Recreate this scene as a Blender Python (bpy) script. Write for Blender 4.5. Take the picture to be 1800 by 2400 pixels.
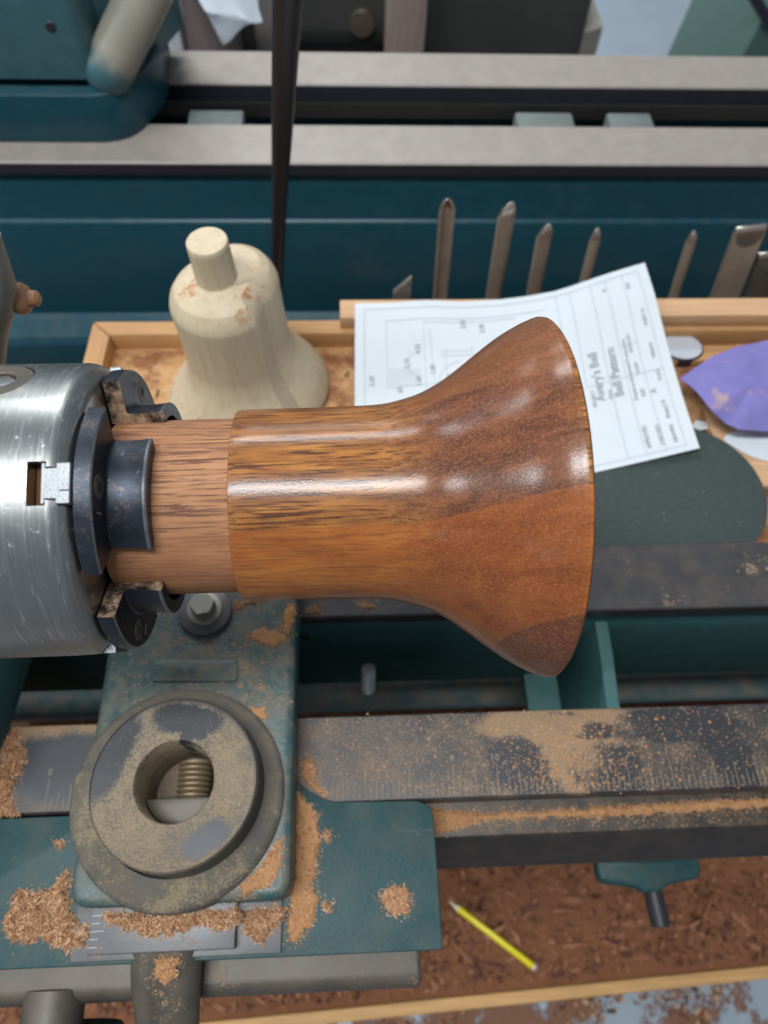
import bpy, bmesh, math, random
import numpy as np
from mathutils import Vector, Matrix, noise as mnoise
rnd = random.Random(7)
SC = bpy.context.scene
COL = SC.collection
for o in list(bpy.data.objects): bpy.data.objects.remove(o)

# ------------------------------------------------------------------ camera
FPX, CX, CY = 1700., 900., 1200.
CAM_R = np.array([[0.99880714, -0.01808339, 0.04535744], [-0.03789413, -0.87288544, 0.48645148], [0.03079516, -0.48758999, -0.87252946]])
CAM_C = np.array([-0.01369659, -0.15024853, 0.25934957])
cd = bpy.data.cameras.new('camera'); cam = bpy.data.objects.new('camera', cd); COL.objects.link(cam)
R = CAM_R
cam.matrix_world = Matrix(((R[0][0], -R[0][1], -R[0][2], CAM_C[0]), (R[1][0], -R[1][1], -R[1][2], CAM_C[1]), (R[2][0], -R[2][1], -R[2][2], CAM_C[2]), (0, 0, 0, 1)))
cd.sensor_fit = 'HORIZONTAL'; cd.sensor_width = 36; cd.lens = 34.0
cd.clip_start = 0.01; cd.clip_end = 50
cd.dof.use_dof = True; cd.dof.focus_distance = 0.302; cd.dof.aperture_fstop = 12.5
SC.camera = cam
SC.render.resolution_x, SC.render.resolution_y = 768, 1024

# ------------------------------------------------------------------ light
w = bpy.data.worlds.new('World'); SC.world = w; w.use_nodes = True
bg = w.node_tree.nodes['Background']; bg.inputs[0].default_value = (0.72, 0.84, 1.0, 1); bg.inputs[1].default_value = 0.33
def area(x, y, z, sx, sy, power):
    l = bpy.data.lights.new('ceiling_lamp', 'AREA'); l.shape = 'RECTANGLE'; l.size = sx; l.size_y = sy; l.energy = power
    l.color = (0.90, 0.96, 1.0); l.spread = math.radians(170)
    o = bpy.data.objects.new('ceiling_lamp', l); COL.objects.link(o); o.location = (x, y, z)
for gx, ln in ((-7.6, .9), (-5.1, .9), (-2.55, .8), (-.42, 1.25)):          # rows of ceiling fixtures of the shop
    for gy in ((-5.8, -.36, 2.45, 5.2) if gx < -4 else (-.36, 2.45, 5.2)):
        area(gx, gy, 1.9, ln, .32, 42 * ln)
SC.view_settings.view_transform = 'Standard'; SC.view_settings.look = 'None'
SC.view_settings.exposure = -0.27; SC.view_settings.gamma = 1.0
SC.render.engine = 'CYCLES'; SC.cycles.use_denoising = True; SC.cycles.max_bounces = 6

# ------------------------------------------------------------------ sight lines: a point of the place seen at a photo pixel, on a known plane
def _ray(x, y): return CAM_R @ np.array([(x - CX) / FPX, (y - CY) / FPX, 1.])
def uz(x, y, z):
    r = _ray(x, y); p = CAM_C + r * (z - CAM_C[2]) / r[2]; return Vector(p)
def uy(x, y, Y):
    r = _ray(x, y); p = CAM_C + r * (Y - CAM_C[1]) / r[1]; return Vector(p)

# ------------------------------------------------------------------ node helper
class NT:
    def __init__(s, name):
        s.m = bpy.data.materials.new(name); s.m.use_nodes = True; s.t = s.m.node_tree; s.n = s.t.nodes; s.n.clear()
        s.out = s.n.new('ShaderNodeOutputMaterial'); s.b = s.n.new('ShaderNodeBsdfPrincipled'); s.t.links.new(s.b.outputs[0], s.out.inputs[0])
        s.tc = s.n.new('ShaderNodeTexCoord'); s.P = s.tc.outputs['Object']
    def link(s, v, sock):
        if isinstance(v, (int, float)):
            sock.default_value = v if not hasattr(sock.default_value, '__len__') else (v, v, v, 1)[:len(sock.default_value)]
        elif isinstance(v, tuple):
            sock.default_value = v + (1,) * (len(sock.default_value) - len(v))
        else: s.t.links.new(v, sock)
    def map(s, scale=(1, 1, 1), rot=(0, 0, 0), loc=(0, 0, 0), vec=None):
        q = s.n.new('ShaderNodeMapping'); q.inputs['Scale'].default_value = scale; q.inputs['Rotation'].default_value = rot; q.inputs['Location'].default_value = loc
        s.link(vec or s.P, q.inputs[0]); return q.outputs[0]
    def noise(s, scale, detail=3, rough=.55, vec=None, dist=0.):
        q = s.n.new('ShaderNodeTexNoise'); q.inputs['Scale'].default_value = scale; q.inputs['Detail'].default_value = detail
        q.inputs['Roughness'].default_value = rough; q.inputs['Distortion'].default_value = dist
        s.link(vec or s.P, q.inputs['Vector']); return q.outputs['Fac']
    def voro(s, scale, vec=None, feature='F1'):
        q = s.n.new('ShaderNodeTexVoronoi'); q.feature = feature; q.inputs['Scale'].default_value = scale
        s.link(vec or s.P, q.inputs['Vector']); return q.outputs['Distance']
    def math(s, op, a, b=0., c=0.):
        q = s.n.new('ShaderNodeMath'); q.operation = op; s.link(a, q.inputs[0]); s.link(b, q.inputs[1]); s.link(c, q.inputs[2]); return q.outputs[0]
    def step(s, v, lo, hi, a=0., b=1.):
        q = s.n.new('ShaderNodeMapRange'); q.interpolation_type = 'SMOOTHSTEP'; s.link(v, q.inputs[0])
        for i, k in enumerate((lo, hi, a, b)): s.link(k, q.inputs[i + 1])
        return q.outputs[0]
    def mix(s, f, a, b, mode='MIX'):
        q = s.n.new('ShaderNodeMix'); q.data_type = 'RGBA'; q.blend_type = mode
        s.link(f, q.inputs[0]); s.link(a, q.inputs[6]); s.link(b, q.inputs[7]); return q.outputs[2]
    def ramp(s, f, stops):
        q = s.n.new('ShaderNodeValToRGB'); e = q.color_ramp.elements
        while len(e) < len(stops): e.new(.5)
        for k, (p, c) in zip(e, stops): k.position = p; k.color = c + (1,)
        s.link(f, q.inputs[0]); return q.outputs[0]
    def xyz(s, vec=None):
        q = s.n.new('ShaderNodeSeparateXYZ'); s.link(vec or s.P, q.inputs[0]); return q.outputs
    def nrm(s):
        q = s.n.new('ShaderNodeNewGeometry'); return s.xyz(q.outputs['Normal'])
    def bump(s, h, strength=.3, dist=.001, prev=None):
        q = s.n.new('ShaderNodeBump'); q.inputs['Strength'].default_value = strength; q.inputs['Distance'].default_value = dist
        s.link(h, q.inputs['Height'])
        if prev is not None: s.link(prev, q.inputs['Normal'])
        return q.outputs[0]
    def set(s, **k):
        names = dict(col='Base Color', rough='Roughness', metal='Metallic', normal='Normal', coat='Coat Weight', coatr='Coat Roughness', spec='Specular IOR Level', sheen='Sheen Weight', coatn='Coat Normal', trans='Transmission Weight', ani='Anisotropic')
        for a, v in k.items(): s.link(v, s.b.inputs[names[a]])
        return s.m

DUST = (.36, .22, .115); SAW = (.46, .20, .085); SAW_D = (.33, .115, .04)
def dusty(n, base, amount, patch=30., fine=760., dust=DUST, top=True, seed=0., clumps=False, film=.0):
    """fine wood dust lying on upward faces: returns colour, mask"""
    v = n.map(loc=(seed, seed * .7, seed * .3))
    big = n.noise(patch, 4, .6, v); f = n.noise(fine, 2, .6, v); g = n.noise(fine * .28, 3, .7, v)
    sm = n.math('ADD', n.math('MULTIPLY', f, .55), n.math('MULTIPLY', g, .45))
    lev = n.math('ADD', n.math('MULTIPLY', n.math('SUBTRACT', big, .5), 1.1), sm)
    m = n.step(lev, .80 - amount * .5, .98 - amount * .5)
    if film: m = n.math('MAXIMUM', m, n.math('MULTIPLY', n.step(n.noise(patch * 2.3, 4, .65, v), .25, .8), film))
    if clumps:
        vv = n.voro(fine * .16, v); cl = n.math('MULTIPLY', n.step(vv, .26, .16), n.step(big, .50, .60)); m = n.math('MAXIMUM', m, n.math('MULTIPLY', cl, .9))
    if top:
        z = n.nrm()[2]; m = n.math('MULTIPLY', m, n.step(z, .2, .85, .22, 1.))
    dc = n.mix(n.noise(fine * .5, 2, .5, v), tuple(c * .8 for c in dust), tuple(min(1, c * 1.25) for c in dust))
    return n.mix(m, base, dc), m

def m_paint(name, amount, base=(.0070, .046, .051), seed=0., patch=22., rough=.45, film=.10, spec=.28):
    n = NT(name)
    c = n.mix(n.noise(60, 4, .6), tuple(b * .78 for b in base), tuple(b * 1.3 for b in base))
    chip = n.step(n.noise(95, 6, .75), .655, .675); c = n.mix(chip, c, (.050, .048, .042))
    sc_ = n.step(n.noise(1, 3, .6, n.map((14, 260, 260), (.2, .4, .6), (seed, 0, 0))), .685, .70); c = n.mix(n.math('MULTIPLY', sc_, .30), c, (.12, .15, .15))
    c, m = dusty(n, c, amount, patch=patch, seed=seed, film=film)
    b = n.bump(n.noise(420, 3), .25, .0006); b = n.bump(m, .25, .0004, b)
    return n.set(col=c, rough=n.math('ADD', n.math('MULTIPLY', m, .5), rough), normal=b, spec=spec)
def m_steel(name, amount, base=(.055, .062, .075), seed=0., patch=26., rough=.42, metal=.7, streak=True, dust=DUST, fine=760., film=.14):
    n = NT(name)
    c = n.mix(n.noise(45, 4, .65), tuple(b * .65 for b in base), tuple(b * 1.5 for b in base))
    if streak: c = n.mix(n.math('MULTIPLY', n.noise(60, 3, .6, n.map((.25, 14, 14))), .6), c, tuple(b * 1.7 for b in base))
    c, m = dusty(n, c, amount, patch=patch, seed=seed, dust=dust, fine=fine, film=film)
    b = n.bump(n.noise(700, 3), .15, .0004); b = n.bump(m, .3, .0004, b)
    return n.set(col=c, metal=n.math('MULTIPLY', n.math('SUBTRACT', 1., m), metal), rough=n.math('ADD', n.math('MULTIPLY', m, .45), rough), normal=b)
def m_plain(name, col, rough=.5, metal=0., var=.25, scale=80., bump=.15):
    n = NT(name)
    c = n.mix(n.noise(scale, 4, .6), tuple(b * (1 - var) for b in col), tuple(min(1, b * (1 + var)) for b in col))
    return n.set(col=c, rough=rough, metal=metal, normal=n.bump(n.noise(scale * 6, 3), bump, .0006))
def m_board(name, col, along='X', dust=.0):
    n = NT(name); sc = {'X': (3, 60, 60), 'Y': (60, 3, 60), 'Z': (60, 60, 3)}[along]
    g = n.noise(5, 5, .65, n.map(sc), .4)
    c = n.ramp(g, [(.25, tuple(k * .72 for k in col)), (.55, col), (.8, tuple(min(1, k * 1.2) for k in col))])
    if dust: c, _ = dusty(n, c, dust, dust=SAW, fine=900, top=False)
    return n.set(col=c, rough=.6, normal=n.bump(g, .2, .0006))

# ------------------------------------------------------------------ mesh helpers
def link(name, me, mat=None, parent=None, smooth=35):
    o = bpy.data.objects.new(name, me); COL.objects.link(o)
    if mat is not None and not me.materials: me.materials.append(mat)
    if smooth and len(me.polygons):
        me.shade_smooth(); me.set_sharp_from_angle(angle=math.radians(smooth))
    if parent is not None: o.parent = parent
    return o
def fin(name, bm, mat=None, parent=None, smooth=35, recalc=True):
    if recalc: bmesh.ops.recalc_face_normals(bm, faces=bm.faces)
    me = bpy.data.meshes.new(name); bm.to_mesh(me); bm.free(); return link(name, me, mat, parent, smooth)
def tag(o, label, cat=None, group=None, kind=None):
    if label: o['label'] = label
    if cat: o['category'] = cat
    if group: o['group'] = group
    if kind: o['kind'] = kind
    return o
def empty(name, loc=(0, 0, 0), rz=0.):
    o = bpy.data.objects.new(name, None); COL.objects.link(o); o.location = loc; o.rotation_euler = (0, 0, rz); o.empty_display_size = .02; return o
def bev(bm, off, seg=2, ang=30):
    es = [e for e in bm.edges if len(e.link_faces) == 2 and e.calc_face_angle(0) > math.radians(ang)]
    if es and off > 0: bmesh.ops.bevel(bm, geom=es, offset=off, segments=seg, profile=.5, affect='EDGES', clamp_overlap=True)
def box(x0, x1, y0, y1, z0, z1, b=0., seg=2):
    bm = bmesh.new(); bmesh.ops.create_cube(bm, size=1)
    for v in bm.verts: v.co = Vector(((x0 + x1) / 2 + v.co.x * (x1 - x0), (y0 + y1) / 2 + v.co.y * (y1 - y0), (z0 + z1) / 2 + v.co.z * (z1 - z0)))
    bev(bm, b, seg); return bm
def prism(poly, a, b, axis='Z', bv=0., seg=2):
    """closed 2-D outline swept from a to b along an axis"""
    bm = bmesh.new(); f = {'Z': lambda p, t: (p[0], p[1], t), 'X': lambda p, t: (t, p[0], p[1]), 'Y': lambda p, t: (p[0], t, p[1])}[axis]
    A = [bm.verts.new(f(p, a)) for p in poly]; B = [bm.verts.new(f(p, b)) for p in poly]; n = len(poly)
    bm.faces.new(A); bm.faces.new(B[::-1])
    for i in range(n): bm.faces.new((A[i], B[i], B[(i + 1) % n], A[(i + 1) % n]))
    bmesh.ops.recalc_face_normals(bm, faces=bm.faces)
    if bv: bev(bm, bv, seg)
    return bm
def roundpoly(pts, r, seg=6):
    out = []; n = len(pts)
    for i in range(n):
        p0, p1, p2 = Vector(pts[i - 1][:2]), Vector(pts[i][:2]), Vector(pts[(i + 1) % n][:2]); rr = pts[i][2] if len(pts[i]) > 2 else r
        a, b = (p0 - p1), (p2 - p1); d = min(rr, a.length * .49, b.length * .49); a.normalize(); b.normalize()
        if d <= 0: out.append(tuple(p1)); continue
        for k in range(seg + 1):
            t = k / seg; q = (p1 + a * d) * (1 - t) ** 2 + 2 * p1 * t * (1 - t) + (p1 + b * d) * t * t; out.append(tuple(q))
    return out
def lathe(prof, axis='X', seg=96, c=(0, 0, 0), closed=True):
    """revolve (t, r) about an axis through c; r<=0 makes a pole"""
    bm = bmesh.new(); rings = []
    def P(t, r, a):
        u, v = r * math.cos(a), r * math.sin(a)
        q = {'X': (t, -v, u), 'Y': (v, t, u), 'Z': (u, v, t)}[axis]; return Vector(q) + Vector(c)
    for t, r in prof:
        if r <= 1e-7: rings.append([bm.verts.new(P(t, 0, 0))])
        else: rings.append([bm.verts.new(P(t, r, 2 * math.pi * k / seg)) for k in range(seg)])
    for A, B in zip(rings, rings[1:]):
        if len(A) == 1 and len(B) == 1: continue
        for k in range(seg):
            j = (k + 1) % seg
            if len(A) == 1: bm.faces.new((A[0], B[k], B[j]))
            elif len(B) == 1: bm.faces.new((A[k], A[j], B[0]))
            else: bm.faces.new((A[k], A[j], B[j], B[k]))
    bmesh.ops.recalc_face_normals(bm, faces=bm.faces); return bm
def tube(path, rad, seg=16, flat=None, cap=True):
    """path of points with a radius each (or one); flat=(a,b) scales the section sideways/upwards"""
    bm = bmesh.new(); path = [Vector(p) for p in path]; rings = []; up = Vector((0, 0, 1))
    for i, p in enumerate(path):
        d = (path[min(i + 1, len(path) - 1)] - path[max(i - 1, 0)]).normalized()
        s = d.cross(up); s = s.normalized() if s.length > 1e-4 else Vector((1, 0, 0)); u = s.cross(d).normalized()
        r = rad[i] if isinstance(rad, (list, tuple)) else rad; fa, fb = flat or (1, 1)
        rings.append([bm.verts.new(p + s * math.cos(2 * math.pi * k / seg) * r * fa + u * math.sin(2 * math.pi * k / seg) * r * fb) for k in range(seg)])
    for A, B in zip(rings, rings[1:]):
        for k in range(seg): bm.faces.new((A[k], A[(k + 1) % seg], B[(k + 1) % seg], B[k]))
    if cap: bm.faces.new(rings[0]); bm.faces.new(rings[-1])
    bmesh.ops.recalc_face_normals(bm, faces=bm.faces); return bm
def text_mesh(s, size, depth=.0, fat=.0):
    cu = bpy.data.curves.new('t', 'FONT'); cu.body = s; cu.size = size; cu.extrude = depth; cu.resolution_u = 2; cu.offset = fat
    o = bpy.data.objects.new('t', cu); COL.objects.link(o); dg = bpy.context.evaluated_depsgraph_get()
    me = bpy.data.meshes.new_from_object(o.evaluated_get(dg)); bpy.data.objects.remove(o); bpy.data.curves.remove(cu); return me
def cut(o, tools):
    """subtract tool meshes from object o, keep the result as its own mesh"""
    mods = []
    for t in tools:
        m = o.modifiers.new('cut', 'BOOLEAN'); m.operation = 'DIFFERENCE'; m.object = t; m.solver = 'EXACT'
    dg = bpy.context.evaluated_depsgraph_get(); me = bpy.data.meshes.new_from_object(o.evaluated_get(dg)); o.modifiers.clear(); old = o.data; o.data = me
    bpy.data.meshes.remove(old)
    for t in tools: bpy.data.objects.remove(t)
    me.shade_smooth(); me.set_sharp_from_angle(angle=math.radians(30))

# ------------------------------------------------------------------ materials
M = {}
M['paint'] = m_paint('teal_paint', .10, seed=1.3)
M['paint_dusty'] = m_paint('teal_paint_dusty', .62, seed=4.1, patch=30)
M['paint_dark'] = m_paint('teal_paint_inner', .02, base=(.058, .150, .150), seed=2.2, film=.12, rough=.7, spec=.12)
M['paint_far'] = m_paint('teal_paint_far', -.9, base=(.010, .062, .086), seed=7.7, rough=.3)
M['paint_head'] = m_paint('teal_paint_headstock', -.9, base=(.050, .125, .145), seed=9.7, rough=.35)
M['way'] = m_steel('bed_steel_dusty', .40, base=(.050, .056, .068), seed=3.4, patch=20, metal=.55)
M['way_back'] = m_steel('bed_steel_wiped', .34, base=(.050, .050, .053), seed=8.8, patch=24, metal=.4, fine=620)
M['bed_side'] = m_steel('bed_side_steel', .12, base=(.022, .021, .020), seed=5.5, metal=.3, film=.25)
M['way_far'] = m_steel('far_bed_steel', -.6, base=(.27, .235, .205), seed=6.5, metal=.12, rough=.5)
M['dark_edge'] = m_plain('dark_iron', (.035, .035, .045), .5, .3)
M['blackjaw'] = None
M['saw_chip'] = None
def m_jaw():
    n = NT('blued_steel'); base = n.mix(n.noise(90, 4, .6), (.020, .023, .030), (.070, .080, .100))
    base = n.mix(n.math('MULTIPLY', n.step(n.noise(320, 4, .7), .62, .72), .6), base, (.25, .27, .30))
    v = n.xyz(); cl = n.noise(260, 4, .7)
    z = n.nrm(); m = n.math('MULTIPLY', n.step(n.math('ADD', n.math('MULTIPLY', n.noise(120, 4, .65), .6), n.math('MULTIPLY', n.noise(900, 2, .6), .4)), .53, .60), n.step(z[2], .3, .95, .02, .14))
    c = n.mix(m, base, DUST)
    return n.set(col=c, metal=n.math('SUBTRACT', .8, n.math('MULTIPLY', m, .8)), rough=n.math('ADD', .30, n.math('MULTIPLY', n.noise(220, 3), .22)), normal=n.bump(n.noise(900, 4, .7), .18, .0004))
M['jaw'] = m_jaw()
def m_jaw_side():
    n = NT('blued_steel_caked'); v = n.math('ADD', n.math('MULTIPLY', n.noise(95, 4, .65), .7), n.math('MULTIPLY', n.noise(700, 3, .7), .3)); m = n.step(v, .36, .60)
    c = n.mix(m, (.022, .024, .030), n.mix(n.noise(300, 3), (.30, .19, .105), (.44, .29, .17))); return n.set(col=c, metal=n.math('MULTIPLY', n.math('SUBTRACT', 1., m), .6), rough=n.math('ADD', .35, n.math('MULTIPLY', m, .5)), normal=n.bump(v, .4, .0006))
M['jaw_side'] = m_jaw_side(); M['jaw_edge'] = m_plain('worn_steel_edge', (.22, .23, .25), .35, .8, .5, 300)
def m_chuck():
    n = NT('turned_steel'); ring = n.noise(30, 4, .7, n.map((70, .6, .6))); scr = n.noise(60, 2, .5, n.map((12, 1.2, 1.2), (0, .5, .9)))
    sp = n.step(n.noise(240, 4, .75), .60, .72); blot = n.noise(38, 4, .6)
    c = n.mix(blot, (.26, .26, .245), (.42, .42, .40)); c = n.mix(n.math('MULTIPLY', n.step(ring, .45, .7), .5), c, (.58, .58, .56)); c = n.mix(n.math('MULTIPLY', sp, .35), c, (.72, .72, .69))
    c = n.mix(n.math('MULTIPLY', n.step(blot, .54, .66), .40), c, (.24, .235, .22)); c = n.mix(n.math('MULTIPLY', n.step(scr, .62, .66), .4), c, (.75, .75, .73))
    c, _m = dusty(n, c, -.28, fine=900, seed=2.6)
    r = n.math('ADD', n.math('MULTIPLY', ring, .14), n.math('ADD', n.math('MULTIPLY', sp, .25), .24))
    return n.set(col=c, metal=.95, rough=r, normal=n.bump(n.math('ADD', ring, n.math('MULTIPLY', sp, .5)), .10, .0003))
M['chuck'] = m_chuck()
M['slide'] = m_plain('bright_steel', (.24, .245, .25), .48, .85, .25, 160, .35)
M['rust'] = m_plain('rusty_slot', (.19, .075, .02), .8, 0, .4, 300)
M['hole'] = m_plain('black_recess', (.012, .011, .010), .7)
M['zinc'] = m_plain('zinc_bolt', (.30, .28, .235), .45, .75, .35, 240, .3)
M['zinc_bright'] = m_plain('zinc_stud', (.55, .57, .58), .35, .8, .2, 300)
def m_bell(name, gloss):
    n = NT(name); X, Y, Z = n.xyz()
    # three laminated boards: the glue lines are planes that run along the turning axis
    j1 = n.math('ADD', n.math('ADD', Y, n.math('MULTIPLY', Z, .178)), .0266 - .178 * .0285)
    j2 = n.math('ADD', n.math('ADD', Y, n.math('MULTIPLY', Z, .105)), .0612)
    j3 = n.math('ADD', n.math('ADD', Y, n.math('MULTIPLY', Z, .37)), -.0352)
    wob = n.math('MULTIPLY', n.math('SUBTRACT', n.noise(40, 3), .5), .0006)
    above = n.step(n.math('ADD', j1, wob), -.0003, .0003); low = n.step(n.math('ADD', j2, wob), .0003, -.0003); back = n.step(n.math('ADD', j3, wob), -.0004, .0004)
    fig = n.noise(1, 5, .6, n.map((26, 150, 60), (0, .0, .35)), .6); fine = n.noise(1, 4, .65, n.map((55, 900, 900)))
    flame = n.noise(1, 4, .6, n.map((9, 190, 95), (.35, 0, 0)), .35)
    pore = n.math('ADD', n.math('MULTIPLY', n.noise(1, 3, .65, n.map((48, 1150, 1150), loc=(3, 1, 2))), .74), n.math('MULTIPLY', n.noise(1, 2, .6, n.map((22, 420, 420))), .26))
    if gloss:
        A = n.ramp(fig, [(.30, (.130, .046, .016)), (.5, (.30, .112, .028)), (.72, (.44, .185, .045))])
        B = n.ramp(fig, [(.28, (.21, .060, .015)), (.5, (.30, .092, .021)), (.75, (.38, .135, .030))])
        D = n.ramp(fig, [(.3, (.095, .028, .014)), (.7, (.150, .046, .020))])
    else:
        A = n.ramp(fig, [(.3, (.33, .145, .068)), (.7, (.47, .23, .115))]); B = n.ramp(fig, [(.3, (.30, .12, .055)), (.7, (.42, .19, .09))]); D = A
    A = n.mix(back, A, n.ramp(fig, [(.3, (.20, .066, .017)), (.7, (.34, .12, .028))])) if gloss else A
    c = n.mix(above, B, A); c = n.mix(low, c, D)
    c = n.mix(n.math('MULTIPLY', n.step(flame, .46, .66), n.math('MULTIPLY', above, .45)), c, (.085, .030, .013) if gloss else (.24, .10, .05))
    q = n.n.new('ShaderNodeNewGeometry'); vt = n.n.new('ShaderNodeVectorTransform'); vt.vector_type = 'NORMAL'; vt.convert_from = 'WORLD'; vt.convert_to = 'OBJECT'
    n.t.links.new(q.outputs['True Normal'], vt.inputs[0]); endg = n.step(n.math('ABSOLUTE', n.xyz(vt.outputs[0])[0]), .08, .5)       # end grain drinks the finish and goes darker, redder
    if gloss:
        Ae = n.ramp(flame, [(.34, (.200, .064, .023)), (.47, (.140, .044, .018)), (.58, (.080, .026, .012)), (.70, (.150, .048, .019))]); Ae = n.mix(back, Ae, n.ramp(fig, [(.3, (.150, .050, .018)), (.7, (.240, .085, .028))]))
        Be = n.ramp(fig, [(.3, (.165, .040, .010)), (.5, (.225, .058, .012)), (.7, (.290, .085, .019))]); De = n.ramp(fig, [(.3, (.085, .026, .012)), (.7, (.150, .048, .020))])
        ce = n.mix(above, Be, Ae); ce = n.mix(low, ce, De); c = n.mix(n.math('MULTIPLY', endg, .92), c, ce)
    st = n.step(pore, .495, .575)
    stk = n.math('MULTIPLY', st, n.math('ADD', .40, n.math('MULTIPLY', above, .54)))
    c = n.mix(n.math('MULTIPLY', stk, n.math('SUBTRACT', 1., n.math('MULTIPLY', endg, .75))), c, (.060, .022, .013) if gloss else (.13, .055, .035))
    lite = n.step(n.noise(1, 2, .6, n.map((900, 2100, 2100))), .50, .68); c = n.mix(n.math('MULTIPLY', lite, n.math('ADD', .06, n.math('MULTIPLY', endg, .34))), c, (.50, .24, .085) if gloss else (.60, .36, .21))
    c = n.mix(n.math('MULTIPLY', n.step(fine, .5, .75), .22), c, (.52, .25, .06) if gloss else (.62, .36, .21))
    b = n.bump(n.math('ADD', pore, n.math('MULTIPLY', fine, .5)), .10 if gloss else .5, .0003)
    if gloss:
        c = n.mix(1., c, n.mix(endg, (1.12, 1.10, 1.05), (.92, .87, 1.02)), 'MULTIPLY'); orange = n.noise(1300, 2, .5); cn = n.bump(orange, .15, .00026)
        return n.set(col=c, rough=.5, normal=b, coat=.62, coatr=.19, coatn=cn, spec=.12)
    return n.set(col=c, rough=.7, normal=b, spec=.2)
M['bell'] = m_bell('varnished_mahogany', True); M['tenon'] = m_bell('raw_mahogany', False)
def m_pale():
    n = NT('pale_basswood'); g = n.noise(4, 5, .6, n.map((45, 45, 4), (.0, .12, 0)), .5); h = n.noise(5, 4, .7, n.map((150, 150, 5), (.0, .12, 0)))
    c = n.ramp(n.math('ADD', n.math('MULTIPLY', g, .6), n.math('MULTIPLY', h, .4)), [(.30, (.50, .38, .235)), (.5, (.60, .475, .315)), (.70, (.64, .525, .365))])
    bl = n.step(n.noise(42, 4, .7), .60, .66); up = n.step(n.nrm()[2], .25, .7); c = n.mix(n.math('MULTIPLY', n.math('MULTIPLY', bl, up), .85), c, (.45, .19, .08))
    return n.set(col=c, rough=.5, normal=n.bump(g, .04, .0003), spec=.3)
M['pale'] = m_pale()
M['mdf'] = m_board('tray_wood', (.50, .26, .105), 'X', .12); M['mdf_y'] = m_board('tray_wood_side', (.50, .26, .105), 'Y', .12)
M['rackwood'] = m_board('rack_wood', (.62, .36, .19), 'X')
def m_trayfloor():
    n = NT('tray_floor_dusted'); a = n.noise(16, 5, .65); c = n.mix(n.step(a, .42, .56), (.55, .31, .13), (.24, .085, .035))
    c = n.mix(n.step(n.noise(500, 3, .7), .5, .7), c, (.40, .17, .07)); return n.set(col=c, rough=.85, normal=n.bump(n.noise(300, 5, .7), .6, .002))
M['trayfloor'] = m_trayfloor()
def m_saw(name, a, b, sc=1500.):
    n = NT(name); f = n.noise(sc, 3, .6); g = n.noise(sc * .12, 3, .6)
    c = n.mix(n.step(f, .36, .64), a, b); c = n.mix(n.math('MULTIPLY', g, .4), c, tuple(k * .6 for k in a))
    return n.set(col=c, rough=.9, normal=n.bump(f, .7, .0008), spec=.1)
M['saw'] = m_saw('sawdust', (.31, .145, .070), (.52, .285, .150)); M['saw_fine'] = m_saw('fine_sawdust', (.40, .190, .082), (.54, .285, .135), 1500)
M['shav'] = m_plain('shavings', (.29, .120, .058), .8, 0, .5, 60); M['shav_l'] = m_plain('shavings_light', (.56, .33, .18), .8, 0, .35, 90)
M['shav_d'] = m_plain('shavings_dark', (.115, .040, .026), .8, 0, .4, 60)
M['shelf_saw'] = m_saw('shelf_sawdust', (.17, .068, .036), (.33, .145, .072), 700)
M['paper'] = m_plain('paper', (.64, .66, .675), .75, 0, .04, 30, .03); M['ink'] = m_plain('ink', (.30, .31, .33), .8); M['ink_l'] = m_plain('pale_ink', (.49, .52, .55), .8)
M['tool'] = m_steel('tool_steel', -.3, base=(.30, .235, .18), seed=1.1, metal=.35, rough=.45, streak=False)
M['tool_tip'] = m_plain('ground_steel', (.55, .48, .42), .25, .9)
M['black'] = m_plain('black_enamel', (.022, .021, .024), .4); M['steel_grey'] = m_steel('grey_steel', .30, base=(.085, .088, .092), seed=2.9, metal=.5, rough=.42)
M['iron_dust'] = m_steel('cast_iron_dusted', .30, base=(.085, .074, .060), seed=6.1, metal=.3, rough=.5, streak=False)
M['yellow'] = m_plain('pencil_yellow', (.78, .62, .012), .4, 0, .08)
M['cream'] = m_plain('cream_edge_highlight', (.36, .33, .26), .45, 0, .12)

BELL = [(-0.058, 0.0388), (-0.03, 0.0390), (-0.01, 0.03945), (0.0, 0.04005), (0.008, 0.04169), (0.016, 0.04427), (0.024, 0.04847), (0.032, 0.05397), (0.04, 0.06007), (0.048, 0.0658), (0.056, 0.07032), (0.0612, 0.0726)]
def cr(pts, n):
    """smooth curve through points"""
    p = [Vector((a, b)) for a, b in pts]; p = [p[0] * 2 - p[1]] + p + [p[-1] * 2 - p[-2]]; out = []
    for i in range(1, len(p) - 2):
        for k in range(n):
            t = k / n; out.append(.5 * ((2 * p[i]) + (p[i + 1] - p[i - 1]) * t + (2 * p[i - 1] - 5 * p[i] + 4 * p[i + 1] - p[i + 2]) * t * t + (3 * p[i] - p[i - 1] - 3 * p[i + 1] + p[i + 2]) * t ** 3))
    out.append(p[-2]); return [tuple(v) for v in out]
SPIN = dict(loc=(0, -.0008, 0), rz=.010)
ZB = -.223

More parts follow.
